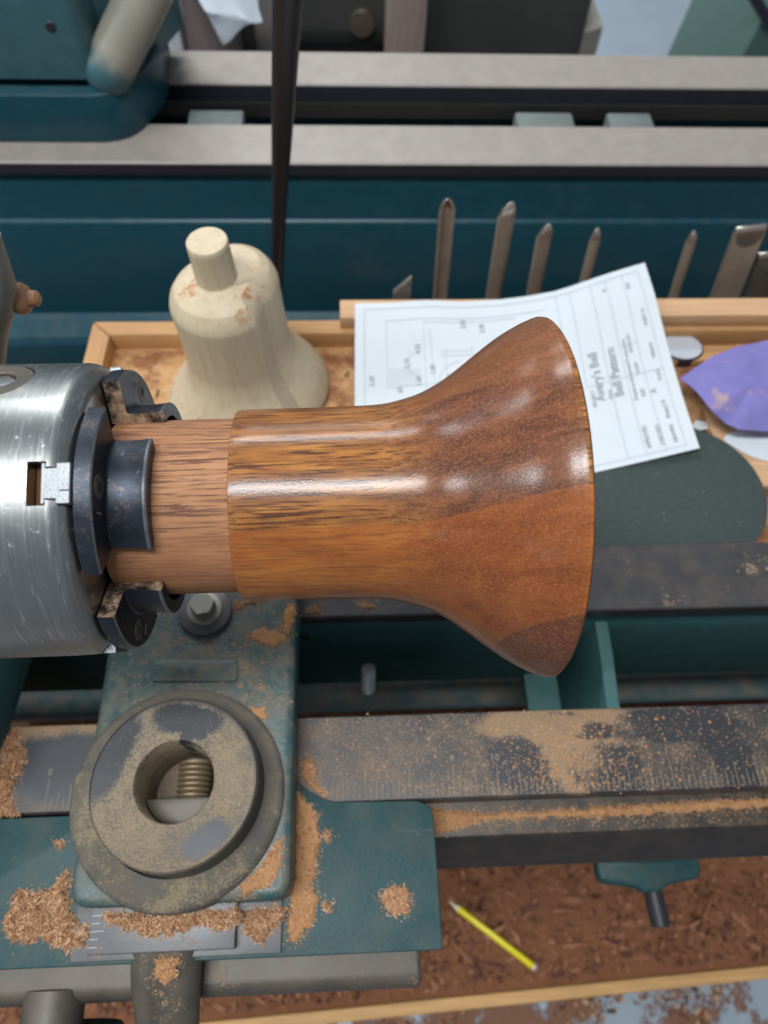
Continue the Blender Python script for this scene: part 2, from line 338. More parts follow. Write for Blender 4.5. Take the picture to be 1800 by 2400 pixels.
# ================================================================== THE SETTING
def m_floor():
    n = NT('painted_floor'); a = n.noise(7, 6, .68, None, .5); f = n.noise(160, 4, .7)
    m = n.step(n.math('ADD', a, n.math('MULTIPLY', n.math('SUBTRACT', f, .5), .25)), .47, .53)
    y = n.xyz()[1]; m = n.math('MULTIPLY', m, n.step(y, 1.2, .6))
    base = n.mix(n.noise(9, 4), (.30, .35, .40), (.38, .44, .49)); c = n.mix(m, base, n.mix(f, (.17, .080, .045), (.30, .145, .080)))
    return n.set(col=c, rough=n.math('ADD', .35, n.math('MULTIPLY', m, .5)), normal=n.bump(n.math('MULTIPLY', m, f), .6, .004))
FLOOR_Z = -1.10
tag(fin('floor', box(-4, 5, -2.5, 7, FLOOR_Z - .05, FLOOR_Z), m_floor(), None, 0), None, None, None, 'structure')

# ================================================================== THE LATHE IN FRONT
lathe_root = tag(empty('wood_lathe', (0, 0, FLOOR_Z)), 'teal lathe with dusty grey bed ways, under the turned bell', 'lathe')
L0 = Matrix.Translation((0, 0, -FLOOR_Z))
def part(name, bm, mat, parent, smooth=35):
    """mesh built in place, hung under a thing whose Empty stands elsewhere"""
    o = fin(name, bm, mat, None, smooth)
    o.parent = parent; o.matrix_parent_inverse = Matrix.Identity(4)
    off = parent.location.copy(); q = parent.parent
    while q is not None: off += q.location; q = q.parent
    o.location = -off
    return o
XL, XR = -.75, .75
def m_way():
    n = NT('front_way_dusted'); X, Y, Z = n.xyz(); f = n.noise(820, 3, .65); g = n.noise(55, 5, .68); w1 = n.noise(70, 4, .7); dx = n.math('MULTIPLY', n.math('SUBTRACT', w1, .5), .030)
    base = n.mix(n.noise(45, 4, .65), (.036, .036, .038), (.068, .069, .072)); base = n.mix(n.math('MULTIPLY', n.noise(60, 3, .6, n.map((.25, 14, 14))), .5), base, (.060, .060, .062))
    def blob(px, py, rx, ry, rot, soft=.6):
        q = uz(px, py, ZB); c, s = math.cos(rot), math.sin(rot); ax, ay = n.math('ADD', n.math('SUBTRACT', X, q.x), dx), n.math('SUBTRACT', Y, q.y)
        a = n.math('DIVIDE', n.math('ADD', n.math('MULTIPLY', ax, c), n.math('MULTIPLY', ay, s)), rx); b = n.math('DIVIDE', n.math('SUBTRACT', n.math('MULTIPLY', ay, c), n.math('MULTIPLY', ax, s)), ry)
        return n.step(n.math('ADD', n.math('MULTIPLY', a, a), n.math('MULTIPLY', b, b)), 1. + soft * .5, 1. - soft * .5)
    dens = n.math('ADD', .43, n.math('MULTIPLY', n.math('SUBTRACT', g, .5), .55))
    for k in ((1330, 1760, .017, .034, .35, 1.2), (1230, 1700, .030, .010, 0, 1.2), (1420, 1700, .026, .012, -.2, 1.4), (120, 1700, .040, .010, 0, 1.4), (1395, 1740, .020, .02, .2, 1.4)): dens = n.math('ADD', dens, n.math('MULTIPLY', blob(*k), .30))
    for k in ((1345, 1700, .024, .0075, -.25, .3), (1215, 1790, .020, .016, -.6, .8), (1420, 1790, .022, .026, .2, .8), (1560, 1700, .045, .010, 0, .9), (1700, 1760, .012, .040, .3, .8), (150, 1790, .03, .02, 0, 1.2)): dens = n.math('SUBTRACT', dens, n.math('MULTIPLY', blob(*k), .36))
    m = n.step(n.math('ADD', n.math('SUBTRACT', f, .5), n.math('SUBTRACT', dens, .5)), -.10, .17)
    m = n.math('MULTIPLY', m, n.step(n.nrm()[2], .2, .85, .25, .75)); m = n.math('MAXIMUM', m, n.math('MULTIPLY', n.step(dens, .2, .9), .30))
    c = n.mix(m, base, n.mix(n.noise(700, 2), (.25, .155, .085), (.43, .26, .135)))
    return n.set(col=c, metal=n.math('MULTIPLY', n.math('SUBTRACT', 1., m), .5), rough=n.math('ADD', .40, n.math('MULTIPLY', m, .45)), normal=n.bump(m, .3, .0004))
M['way'] = m_way()
# front way: top, rolled edge and its foot
fw = part('front_way', prism([(-.0345, ZB - .0008), (-.0345, ZB - .03), (-.0400, ZB - .05), (-.0800, ZB - .05), (-.0860, ZB - .035), (-.0880, ZB - .012), (-.0880, ZB - .0016), (-.0868, ZB), (-.0353, ZB)], XL, XR, 'X'), M['way'], lathe_root, 25)
bw = part('back_way', prism([(.0349, ZB - .0011), (.0349, ZB - .0125), (.0390, ZB - .016), (.0830, ZB - .05), (.0872, ZB - .03), (.0872, ZB - .0014), (.0860, ZB), (.0360, ZB)], XL, XR, 'X'), M['way_back'], lathe_root, 25)
part('front_ledge', prism([(-.0790, ZB - .022), (-.1075, ZB - .0225), (-.1087, ZB - .0245), (-.1205, ZB - .058), (-.1215, ZB - .062), (-.1235, ZB - .067), (-.1235, ZB - .074), (-.079, ZB - .074)], XL, XR, 'X', .0008), M['bed_side'], lathe_root, 20)
part('front_web', box(XL, XR, -.079, -.045, ZB - .30, ZB - .0505), M['paint_dark'], lathe_root)
part('back_web', prism([(.0385, ZB - .0165), (.0365, ZB - .05), (.0345, ZB - .164), (.0375, ZB - .169), (.080, ZB - .17), (.080, ZB - .052)], XL, XR, 'X', .0012), M['paint_dark'], lathe_root)
for sx in (.172, -.42):
    rb = part('cross_rib', prism([(.0375, ZB - .028), (.010, ZB - .030), (-.0200, ZB - .036), (-.0440, ZB - .036), (-.0440, ZB - .16), (.034, ZB - .16)], sx - .0045, sx + .0055, 'X', .0015), M['paint_dark'], lathe_root)
part('rib_flange', box(.138, .1672, -.0445, .0344, ZB - .160, ZB - .150, .001), M['paint_dark'], lathe_root)
pb = part('lower_tie_bar', tube([(XL, .062, -.535), (XR, .062, -.535)], .017, 20, (1, .8)), m_paint('tie_bar_paint', .25, base=(.045, .105, .118), seed=3.9, film=.45), lathe_root)
for sx in (-.66, .70): part('bed_leg', box(sx - .05, sx + .05, -.075, .085, FLOOR_Z + .001, ZB - .052, .006), M['paint_dark'], lathe_root)
part('stud_hole', lathe([(.0, .0032), (.0004, .0)], 'Y', 16, uy(717, 1497, .0342)), M['hole'], lathe_root)
# headstock foot at the left end of the bed
hs = part('headstock', prism(roundpoly([(-.2400, -.075), (-.2330, -.028), (-.2290, .004), (-.2240, .070), (-.70, .070), (-.70, -.075)], .006), ZB + .0005, ZB + .075, 'Z', .004, 3), M['paint_dark'], lathe_root)
part('headstock_body', box(-.70, -.246, -.062, .062, ZB + .0755, .072, .02, 4), M['paint_dark'], lathe_root)
part('spindle', lathe([(-.30, 0), (-.30, .03), (-.19, .03), (-.19, 0)], 'X', 40), M['steel_grey'], lathe_root)
# engraved inch scale along the front edge of the front way
U = .0281; X0 = .0765 - 10 * U
gm = {}
for k, ln in (('inch', .0190), ('half', .0150), ('quarter', .0105), ('eighth', .0072)):
    bm = box(-.00016, .00016, -ln, 0, 0, .00012); me = bpy.data.meshes.new('graduation_mark'); bm.to_mesh(me); bm.free(); gm[k] = me
M['mark'] = m_plain('dust_in_engraving', (.27, .21, .145), .8, 0, .5, 900)
for me in gm.values(): me.materials.append(M['mark'])
for i in range(0, 8 * 18 + 1):
    x = X0 + i * U / 8
    if (i > 5 and x < -.049) or x > .29: continue
    k = 'inch' if i % 8 == 0 else 'half' if i % 4 == 0 else 'quarter' if i % 2 == 0 else 'eighth'
    ln = {'inch': .0190, 'half': .0150, 'quarter': .0105, 'eighth': .0072}[k]
    o = bpy.data.objects.new('graduation_mark', gm[k]); COL.objects.link(o); o.parent = fw
    # origin of front_way sits at its parent offset: place in way's own coordinates
    o.location = (x, -.0862 + ln, ZB); o.rotation_euler = (0, 0, rnd.uniform(-.02, .02))
for num, s in ((0, '0'), (9, '9'), (10, '10')):
    me = text_mesh(s, .0060, .00005); me.transform(Matrix.Translation((-.0018 * len(s), 0, 0)))
    o = link('scale_numeral', me, M['mark'], fw, 0); o.location = (X0 + num * U, -.0655, ZB + .00006)

# ================================================================== CHUCK
chuck = tag(empty('lathe_chuck', SPIN['loc'], SPIN['rz']), 'scratched steel four-jaw chuck gripping the tenon of the bell', 'chuck')
JA = [math.radians(a) for a in (21, 111, 201, 291)]
body = fin('chuck_body', lathe([(-.1062, 0), (-.1062, .0500), (-.1066, .0522), (-.1080, .0548), (-.1100, .0566), (-.1122, .0576), (-.1140, .0580), (-.1700, .0580), (-.1720, .056), (-.1900, .050), (-.1905, 0)], 'X', 160), M['chuck'], chuck, 30)
tools = []
for a in JA:
    poly = [(-.1195, -.0074), (-.1135, -.0074), (-.1135, -.0056), (-.1100, -.0056), (-.1100, -.0072), (-.1000, -.0072), (-.1000, .0072), (-.1100, .0072), (-.1100, .0056), (-.1135, .0056), (-.1135, .0074), (-.1195, .0074)]
    t = fin('cutter', prism(poly, .040, .065, 'Z'), None, chuck, 0); t.data.transform(Matrix.Rotation(a, 4, 'X')); tools.append(t)
KS = [(-.1392, math.radians(-26)), (-.1392, math.radians(154))]
for kx, a in KS:
    t = fin('cutter', lathe([(.0548, 0), (.0548, .0128), (.07, .0128), (.07, 0)], 'Z', 48, (kx, 0, 0)), None, chuck, 0); t.data.transform(Matrix.Rotation(a, 4, 'X')); tools.append(t)
bpy.context.view_layer.update(); cut(body, tools)
for kx, a in KS:
    bm = lathe([(.0549, .0062), (.0568, .0062), (.0572, .0066), (.0572, .0120), (.0568, .0125), (.0549, .0125)], 'Z', 48, (kx, 0, 0)); bm.transform(Matrix.Rotation(a, 4, 'X')); ks = fin('key_socket', bm, M['iron_dust'], chuck)
    bm = prism([(kx + .0062 * math.cos(k * math.pi / 3 + .3), .0062 * math.sin(k * math.pi / 3 + .3)) for k in range(6)], .0550, .0562, 'Z', .0006); bm.transform(Matrix.Rotation(a, 4, 'X')); fin('hex_bolt', bm, M['slide'], ks)
def sector_ring(R, ri, d, n=14):
    out = []
    for k in range(n + 1):
        t = -math.pi / 4 + math.pi / 2 * k / n; out.append((R * math.sin(t), d + R * math.cos(t)))
    for k in range(n + 1):
        t = math.pi / 4 - math.pi / 2 * k / n; out.append((ri * math.sin(t), d + ri * math.cos(t)))
    return out
def jaw_mesh():
    bm = bmesh.new(); rings = []
    st = [(-.1056, .0412), (-.1052, .0418), (-.0999, .0418), (-.0994, .0412), (-.0992, .0286), (-.0986, .0279), (-.0960, .0277), (-.0930, .0278), (-.0895, .0281), (-.0866, .0285), (-.0858, .0287), (-.0853, .0283)]
    for x, Rr in st: rings.append([bm.verts.new((x, y, z)) for y, z in sector_ring(Rr, .0235, .0142)])
    n = len(rings[0])
    for ri_, (A, B) in enumerate(zip(rings, rings[1:])):
        for k in range(n):
            fc = bm.faces.new((A[k], A[(k + 1) % n], B[(k + 1) % n], B[k]))
            if ri_ in (0, 2, len(st) - 3, len(st) - 2): fc.material_index = 2
            if k in (n // 2 - 1, n - 1): fc.material_index = 1
    h = n // 2
    for Rg in (rings[0], rings[-1]):
        for k in range(h - 1): bm.faces.new((Rg[k], Rg[k + 1], Rg[n - 2 - k], Rg[n - 1 - k]))
    return bm
for i, a in enumerate(JA):
    poly = [(-.1152, -.0069), (-.1137, -.0070), (-.1137, -.0052), (-.1103, -.0052), (-.1103, -.0069), (-.10565, -.0069), (-.10565, .0069), (-.1103, .0069), (-.1103, .0052), (-.1137, .0052), (-.1137, .0070), (-.1152, .0069)]
    bm = prism(poly, .0405, .0574, 'Z', .0003, 1); bm.transform(Matrix.Rotation(a, 4, 'X')); bj = fin('base_jaw', bm, M['slide'], chuck)
    bm = box(-.1193, -.1155, -.0072, .0072, .0405, .0505); bm.transform(Matrix.Rotation(a, 4, 'X')); fin('slot_floor', bm, M['rust'], bj)
    bm = jaw_mesh(); bm.transform(Matrix.Rotation(a, 4, 'X')); jw = fin('jaw', bm, M['jaw'], chuck, 32); jw.data.materials.append(M['jaw_side']); jw.data.materials.append(M['jaw_edge'])
    bm = lathe([(-.0993, .0044), (-.0991, .0043), (-.0990, .0016), (-.0990, 0)], 'X', 24, (0, 0, .0490)); bm.transform(Matrix.Rotation(a, 4, 'X')); sw = fin('jaw_screw', bm, M['iron_dust'], jw)
    bm = box(-.0992, -.09885, -.0015, .0015, .0475, .0505); bm.transform(Matrix.Rotation(a, 4, 'X')); fin('screw_recess', bm, M['hole'], jw)
    me = text_mesh(str(i + 1), .0055, .00005)          # engraved jaw numbers
    me.transform(Matrix.Rotation(a, 4, 'X') @ Matrix.Translation((-.0989, -.0105, .0470)) @ Matrix(((0, 0, 1, 0), (1, 0, 0, 0), (0, 1, 0, 0), (0, 0, 0, 1)))); link('jaw_numeral', me, M['mark'], jw, 0)
    me = text_mesh(str(i + 1), .0048, .00004); me.transform(Matrix.Rotation(a, 4, 'X') @ Matrix.Translation((-.1090, -.0012, .0575)) @ Matrix.Rotation(math.radians(-90), 4, 'Z')); link('slide_numeral', me, M['hole'], bj, 0)

# ================================================================== TURNED BELL
bell = tag(empty('turned_bell', SPIN['loc'], SPIN['rz']), 'glossy reddish-brown wooden bell with flared mouth, held in the chuck', 'wooden bell')
prof = cr(BELL, 8)
front = [(-.0580, .0345), (-.0580, .0376), (-.0577, .0384)]
end = [(.0628, .0731), (.0640, .0730), (.0648, .0722), (.0650, .0708), (.0640, .060), (.050, .045), (.030, .030), (.030, 0)]
fin('bell_body', lathe([(x * .983 if x > 0 else x, r) for x, r in front + prof[1:] + end], 'X', 192), M['bell'], bell, 40)
fin('tenon', lathe([(-.1045, 0), (-.1045, .0346), (-.1040, .0351), (-.0579, .0353), (-.0579, .030)], 'X', 128), M['tenon'], bell, 40)

# ================================================================== TOOL-REST BASE (banjo)
banjo = tag(empty('tool_rest_base', (-.11, -.08, ZB)), 'dusty teal tool-rest base with round iron socket, clamped on the front way', 'tool-rest base')
def m_slab():
    n = NT('teal_paint_worn'); base = n.mix(n.noise(70, 4, .6), (.011, .046, .051), (.022, .090, .098))
    base = n.mix(n.math('MULTIPLY', n.step(n.noise(50, 5, .7), .52, .64), .6), base, (.050, .070, .060))
    c, m = dusty(n, base, .36, patch=34, seed=4.1, fine=800, film=.62, dust=(.235, .17, .10))
    return n.set(col=c, rough=n.math('ADD', .35, n.math('MULTIPLY', m, .5)), normal=n.bump(n.noise(300, 4), .35, .001))
slab_pts = [(-.1690, .088), (-.0505, .088), (-.0500, -.1405), (-.1695, -.1405)]
slab = part('slab', prism(roundpoly(slab_pts, .012), ZB + .0004, ZB + .036, 'Z', .005, 4), m_slab(), banjo)
part('raised_pad', prism(roundpoly([(-.1395, -.0045), (-.0865, -.0060), (-.0855, -.0200), (-.1400, -.0185)], .004), ZB + .034, ZB + .0372, 'Z', .001), m_slab(), banjo)
SC_ = Vector((-.1155, -.0845, 0))
bore = part('cutter', lathe([(ZB - .01, 0), (ZB - .01, .030), (ZB + .06, .030), (ZB + .06, 0)], 'Z', 48, (-.1130, -.0815, 0)), None, banjo, 0); bpy.context.view_layer.update(); cut(slab, [bore])
M['flange'] = m_steel('cast_flange_dusted', .62, base=(.070, .062, .052), seed=6.6, metal=.1, rough=.65, streak=False, dust=(.215, .165, .105), film=.5)
part('socket_flange', lathe([(ZB + .0005, .0600), (ZB + .034, .0610), (ZB + .0385, .0600), (ZB + .0402, .057), (ZB + .0405, .044)], 'Z', 96, SC_), M['flange'], banjo, 50)
def m_disc():
    n = NT('socket_face_dusted'); X, Y, Z = n.xyz()
    wob = n.noise(140, 4, .7); dx = n.math('MULTIPLY', n.math('SUBTRACT', wob, .5), .008)
    base = n.mix(n.noise(60, 4), (.028, .028, .029), (.050, .050, .052))
    f = n.noise(900, 2, .6); g = n.noise(90, 4, .65); scr = n.noise(1, 3, .6, n.map((900, 60, 60), (0, 0, .9)))
    m = n.step(n.math('ADD', n.math('MULTIPLY', f, .5), n.math('MULTIPLY', g, .5)), .30, .56)
    def wipe(cx, cy, rx, ry, rot):
        c, s = math.cos(rot), math.sin(rot)
        a = n.math('ADD', n.math('MULTIPLY', n.math('SUBTRACT', X, cx), c), n.math('MULTIPLY', n.math('SUBTRACT', Y, cy), s)); a = n.math('DIVIDE', n.math('ADD', a, dx), rx)
        b = n.math('SUBTRACT', n.math('MULTIPLY', n.math('SUBTRACT', Y, cy), c), n.math('MULTIPLY', n.math('SUBTRACT', X, cx), s)); b = n.math('DIVIDE', n.math('ADD', b, dx), ry)
        d = n.math('ADD', n.math('POWER', n.math('ABSOLUTE', a), 2.6), n.math('POWER', n.math('ABSOLUTE', b), 2.6)); return n.step(n.math('ADD', d, n.math('MULTIPLY', n.math('SUBTRACT', f, .5), 1.1)), .55, 1.35)
    for wdef in (DISC_WIPES): m = n.math('MULTIPLY', m, n.math('MAXIMUM', wipe(*wdef), n.math('MULTIPLY', n.step(f, .60, .72), .22)))
    r2 = n.math('ADD', n.math('POWER', n.math('SUBTRACT', X, SC_.x + .002), 2.), n.math('POWER', n.math('SUBTRACT', Y, SC_.y + .002), 2.))
    edge = n.step(r2, .0430 ** 2, .0452 ** 2); m = n.math('MULTIPLY', m, n.math('SUBTRACT', 1., n.math('MULTIPLY', edge, .8)))
    c = n.mix(m, base, n.mix(f, (.17, .125, .080), (.31, .23, .145)))
    c = n.mix(n.math('MULTIPLY', n.step(scr, .60, .66), n.math('MULTIPLY', m, .35)), c, (.14, .11, .085))
    return n.set(col=c, metal=n.math('MULTIPLY', n.math('SUBTRACT', 1., m), .35), rough=n.math('ADD', .38, n.math('MULTIPLY', m, .5)), normal=n.bump(n.math('ADD', n.math('MULTIPLY', f, m), n.math('MULTIPLY', scr, .4)), .3, .0004))
DC = Vector((-.1130, -.0815, 0)); ZD = ZB + .061
o_ = Vector((SC_.x, SC_.y, 0))
DISC_WIPES = []
for (px, py, rx, ry, rot) in ((262, 1765, .0105, .0270, -.35), (440, 1685, .0215, .0085, -.12), (452, 1725, .0085, .0035, .1), (485, 1965, .0140, .0075, .55)):
    q = uz(px, py, ZD); DISC_WIPES.append((q.x, q.y, rx, ry, rot))
part('socket_disc', lathe([(ZB + .0385, .0472), (ZB + .044, .0462), (ZD - .0012, .0457), (ZD, .0445), (ZD, .0222), (ZD - .0010, .0214), (ZB + .012, .0210), (ZB + .012, 0)], 'Z', 128, DC), m_disc(), banjo, 40)
# clamp screw seen inside the socket, with the half-moon block below it
hb = uz(430, 1835, ZB + .045)
thr = []
for k in range(9): thr += [(k * .0030, .0080), (k * .0030 + .0008, .0098), (k * .0030 + .0018, .0098)]
M['thread'] = m_plain('dusty_thread', (.26, .19, .12), .5, .5, .3, 400)
part('clamp_screw', lathe([(0, 0)] + thr + [(9 * .0030, 0)], 'Y', 40, (hb.x + .0030, hb.y - .0125, ZB + .0300)), M['thread'], banjo, 30)
part('clamp_block', prism([(DC.x + .0207 * math.cos(a), DC.y + .0207 * math.sin(a)) for a in np.linspace(math.pi + .28, 2 * math.pi - .28, 24)], ZB + .0122, ZB + .0400, 'Z', .0006), M['iron_dust'], banjo)
# bolt with washer at the back of the slab
bc = uz(478, 1425, ZB + .042); bx, by = bc.x, bc.y
part('washer', lathe([(ZB + .036, 0), (ZB + .036, .0170), (ZB + .0392, .0170), (ZB + .0396, .0164), (ZB + .0396, 0)], 'Z', 48, (bx, by, 0)), M['steel_grey'], banjo)
part('washer', lathe([(ZB + .0396, 0), (ZB + .0396, .0114), (ZB + .0410, .0112), (ZB + .0414, .0100), (ZB + .0414, 0)], 'Z', 40, (bx, by, 0)), M['zinc'], banjo)
part('bolt_head', prism([(bx + .0082 * math.cos(k * math.pi / 3 + .2), by + .0082 * math.sin(k * math.pi / 3 + .2)) for k in range(6)], ZB + .0412, ZB + .0500, 'Z', .0006, 2), M['zinc'], banjo, 20)
# wing that hangs over the front of the bed
wz = ZB + .008
wing = roundpoly([(-.30, -.1680, .001), (.0336, -.1680, .002), (.0330, -.0895, .012), (-.0300, -.0880, .006), (-.0520, -.0770, .012), (-.0540, -.0300, .001), (-.166, -.0300, .001), (-.1700, -.0905, .006), (-.30, -.0910, .001)], .004, 8)
part('saddle_wing', prism(wing, wz - .024, wz, 'Z', .0022, 3), M['paint'], banjo)
part('apron', prism(roundpoly([(-.1600, wz - .0242), (-.1830, wz - .0245), (-.1880, wz - .032), (-.1870, wz - .056), (-.160, wz - .060)], .006), -.30, .0225, 'X', .006, 4), M['iron_dust'], banjo)
part('clamp_arm', box(-.15, -.07, -.160, -.0900, wz - .10, wz - .0265, .004), M['iron_dust'], banjo)
part('slide_strip', box(-.1720, -.0570, -.1660, -.130, wz + .0002, wz + .0022, .0005), M['steel_grey'], banjo)
pl = part('slide_plate', box(-.1610, -.0815, -.1628, -.110, wz + .0023, wz + .0105, .0008), M['steel_grey'], banjo)
for k in range(5):
    q = box(-.1608, -.1608 + (.0075 if k == 2 else .0048), -.1440 - k * .0038 - .00012, -.1440 - k * .0038 + .00012, wz + .01052, wz + .01062); part('graduation_mark', q, M['paper'], pl)
def lever():
    bm = bmesh.new(); rings = []
    for (y, z, wdt, h, dip) in ((-.158, wz - .0020, .0185, .010, 0), (-.168, wz - .003, .0185, .010, .0005), (-.180, wz - .0075, .0180, .011, .002), (-.192, wz - .0150, .0170, .011, .0035), (-.210, wz - .028, .0160, .011, .0035), (-.235, wz - .050, .0155, .011, .003), (-.27, wz - .085, .0150, .011, .002)):
        sec = [(-wdt, -h), (-wdt, h * .1), (-wdt * .80, h * .62), (-wdt * .52, h), (-wdt * .25, h - dip), (wdt * .05, h - dip * 1.4), (wdt * .38, h - dip * .4), (wdt * .62, h * .85), (wdt, h * .05), (wdt, -h)]
        rings.append([bm.verts.new((-.1215 + a, y + b * .45, z + b)) for a, b in sec])
    n = len(rings[0])
    for A, B in zip(rings, rings[1:]):
        for k in range(n): bm.faces.new((A[k], A[(k + 1) % n], B[(k + 1) % n], B[k]))
    bm.faces.new(rings[0]); bm.faces.new(rings[-1]); bmesh.ops.recalc_face_normals(bm, faces=bm.faces)
    bmesh.ops.subdivide_edges(bm, edges=bm.edges[:], cuts=1, use_grid_fill=True, smooth=.6); return bm
part('clamp_lever', lever(), M['iron_dust'], banjo, 40)
hub = part('handwheel_hub', lathe([(-.180, 0), (-.180, .0170), (-.2040, .0172), (-.2050, .019), (-.2060, 0)], 'Y', 40, (-.1900, 0, wz - .0355)), M['iron_dust'], banjo)
part('handwheel', lathe([(-.1985, .012), (-.1990, .0330), (-.2025, .0360), (-.2080, .0350), (-.2100, .030), (-.2100, 0)], 'Y', 56, (-.1880, 0, wz - .0500)), M['paint_dark'], banjo)
part('boss', lathe([(-.183, .016), (-.188, .017), (-.200, .0215), (-.2050, .022), (-.2060, 0)], 'Y', 40, (-.2480, 0, wz - .052)), m_plain('pale_green_paint', (.16, .22, .20), .5), banjo)

# threaded stud standing out of the back web
st = uy(864, 1556, .020)
thr = []
for k in range(26): thr += [(-k * .00125, .0052), (-k * .00125 - .0006, .0058)]
sd = tag(empty('threaded_stud', (st.x, .0195, st.z - .012)), 'short bright threaded stud poking out between the bed ways', 'stud')
bm = lathe([(.001, 0), (0, .0045)] + thr + [(-26 * .00125, .0045), (-26 * .00125, 0)], 'Z', 28); bm.transform(Matrix.Rotation(math.radians(-12), 4, 'X')); fin('stud_thread', bm, M['zinc_bright'], sd)

# ================================================================== TRAY BEHIND THE BED
TZ = -.2565
tray = tag(empty('tool_tray', (.2, .22, TZ)), 'shallow wooden tray behind the bed, strewn with brown sawdust', 'tray')
RT = TZ + .018
part('tray_floor', box(-.236, .80, .090, .326, TZ - .012, TZ - .0005), M['trayfloor'], tray)
part('back_rim', prism([(-.2440, .3305), (.80, .3320), (.80, .3150), (-.2270, .3140)], TZ - .012, RT, 'Z', .0012), M['mdf'], tray)
part('side_rim', prism([(-.2446, .3300), (-.2275, .3137), (-.2345, .0900), (-.2520, .0900)], TZ - .012, RT - .0004, 'Z', .0012), M['mdf_y'], tray)
part('inner_strip', box(.18, .80, .2870, .3060, TZ, TZ + .008, .001), M['mdf'], tray)
part('tray_leg', box(-.10, -.05, .15, .20, FLOOR_Z + .001, TZ - .0125), M['mdf'], tray); part('tray_leg', box(.60, .65, .15, .20, FLOOR_Z + .001, TZ - .0125), M['mdf'], tray)
rack = tag(empty('chisel_rack', (.3, .35, RT)), 'pale wooden strip rack on the back rim, chisels standing behind', 'tool rack')
part('rack_strip', box(-.0205, .80, .3195, .3415, RT + .0003, RT + .0145, .0012), M['rackwood'], rack)
part('rack_board', box(-.0205, .80, .3425, .470, -.445, -.425, .002), M['rackwood'], rack)
part('rack_post', box(.72, .76, .3425, .352, -.424, RT + .01), M['rackwood'], rack)
part('rack_foot', box(.66, .70, .38, .44, FLOOR_Z + .001, -.4455), M['rackwood'], rack)

# ------------------------------------------------------------------ turning tools in the rack
CYP = .415
def blade(px_tip, px_low, width, kind, label, name='turning_gouge', cat='gouge', mat=None):
    tip = uy(*px_tip, CYP); low = uy(*px_low, CYP + .0); d = (tip - low).normalized()
    base = low + d * ((-.424 - low.z) / d.z)
    L = (tip - base).length; h = width / 2
    root = empty(name, base); root.rotation_mode = 'QUATERNION'; root.rotation_quaternion = Vector((0, 0, 1)).rotation_difference(d)
    tag(root, label, cat, 'turning tools standing in the rack')
    bm = bmesh.new(); nseg = 14
    if kind == 'gouge':      # U-shaped flute open to the front, rounded end
        rings = []
        for t, s in ((.10, 1), (L - h * 1.6, 1), (L - h * .9, .86), (L - h * .35, .55), (L, .12)):
            outer = [(h * s * math.cos(a), h * .9 * math.sin(a) * (1 if s == 1 else s ** .5)) for a in np.linspace(0, math.pi, nseg)]
            inner = [(h * s * .62 * math.cos(a), h * .9 * .55 * math.sin(a) * (1 if s == 1 else s ** .5)) for a in np.linspace(math.pi, 0, nseg)]
            rings.append([bm.verts.new((x, y, t)) for x, y in outer + inner])
    elif kind == 'round':
        rings = [[bm.verts.new((h * s * math.cos(a), h * s * math.sin(a), t)) for a in np.linspace(0, 2 * math.pi, nseg, endpoint=False)] for t, s in ((.10, 1), (L - h * 2.2, 1), (L - h * 1.2, .82), (L - h * .4, .45), (L, .08))]
    elif kind == 'skew':
        rings = [[bm.verts.new((x, y, t + (x / h) * sl)) for x, y in ((-h, -.0025 * s), (h, -.0025 * s), (h, .0025 * s), (-h, .0025 * s))] for t, s, sl in ((.10, 1, 0), (L - .03, 1, .002), (L - .010, 1, .009), (L - .006, .08, .010))]
    elif kind == 'bevel':    # scraper ground square across the corner
        rings = [[bm.verts.new((x * sx + ox, y, t)) for x, y in ((-h, -.003 * s), (h * .25, -.0036 * s), (h, -.002 * s), (h, .003 * s), (-h, .003 * s))] for t, s, sx, ox in ((.10, 1, 1, 0), (L - h * 1.9, 1, 1, 0), (L - h * .9, .9, .72, h * .22), (L, .35, .25, h * .35))]
    else:                    # wide flat scraper with a rounded grind under its straight edge
        rings = [[bm.verts.new((x, y, t)) for x, y in ((-h, -.003 * s), (h, -.003 * s), (h, .004 * s), (-h, .004 * s))] for t, s in ((.10, 1), (L - .004, 1), (L, .5))]
    n = len(rings[0])
    for A, B in zip(rings, rings[1:]):
        for k in range(n):
            fc = bm.faces.new((A[k], A[(k + 1) % n], B[(k + 1) % n], B[k]))
            if A is not rings[0]: fc.material_index = 1
    bm.faces.new(rings[0]); bm.faces.new(rings[-1]).material_index = 1; bmesh.ops.recalc_face_normals(bm, faces=bm.faces)
    if kind in ('skew', 'flat', 'bevel'): bev(bm, .0006, 1)
    fin('blade', bm, mat or M['tool'], root, 40).data.materials.append(M['tool_tip'])
    fin('ferrule', lathe([(.080, 0), (.080, .011), (.104, .010), (.104, 0)], 'Z', 24), M['zinc'], root)
    fin('handle', lathe([(.001, 0), (.001, .013), (.03, .0165), (.06, .0145), (.0799, .011), (.0799, 0)], 'Z', 24), M['rackwood'], root)
    if kind == 'flat':
        bm = bmesh.new(); vs = [bm.verts.new((h * .92 * math.cos(a), -.0034, L - .004 + .018 * (-abs(math.sin(a))))) for a in np.linspace(0, -math.pi, 18)]
        bm.faces.new(vs); fin('ground_edge', bm, M['tool_tip'], root, 0)
    return root
blade((943, 652), (941, 712), .0185, 'skew', 'short flat skew chisel with slanted tip beside the paper corner', 'skew_chisel', 'chisel')
blade((1050, 468), (1030, 705), .0150, 'gouge', 'tallest bright fluted gouge with rounded tip, second tool from the bell pattern')
blade((1193, 474), (1157, 690), .0155, 'bevel', 'dark bar scraper with slanted corner tip, beside the tallest gouge', 'bar_scraper', 'scraper')
blade((1281, 526), (1250, 690), .0140, 'bevel', 'brown pointed scraper between the bar scraper and the thin bright gouge', 'pointed_scraper', 'scraper')
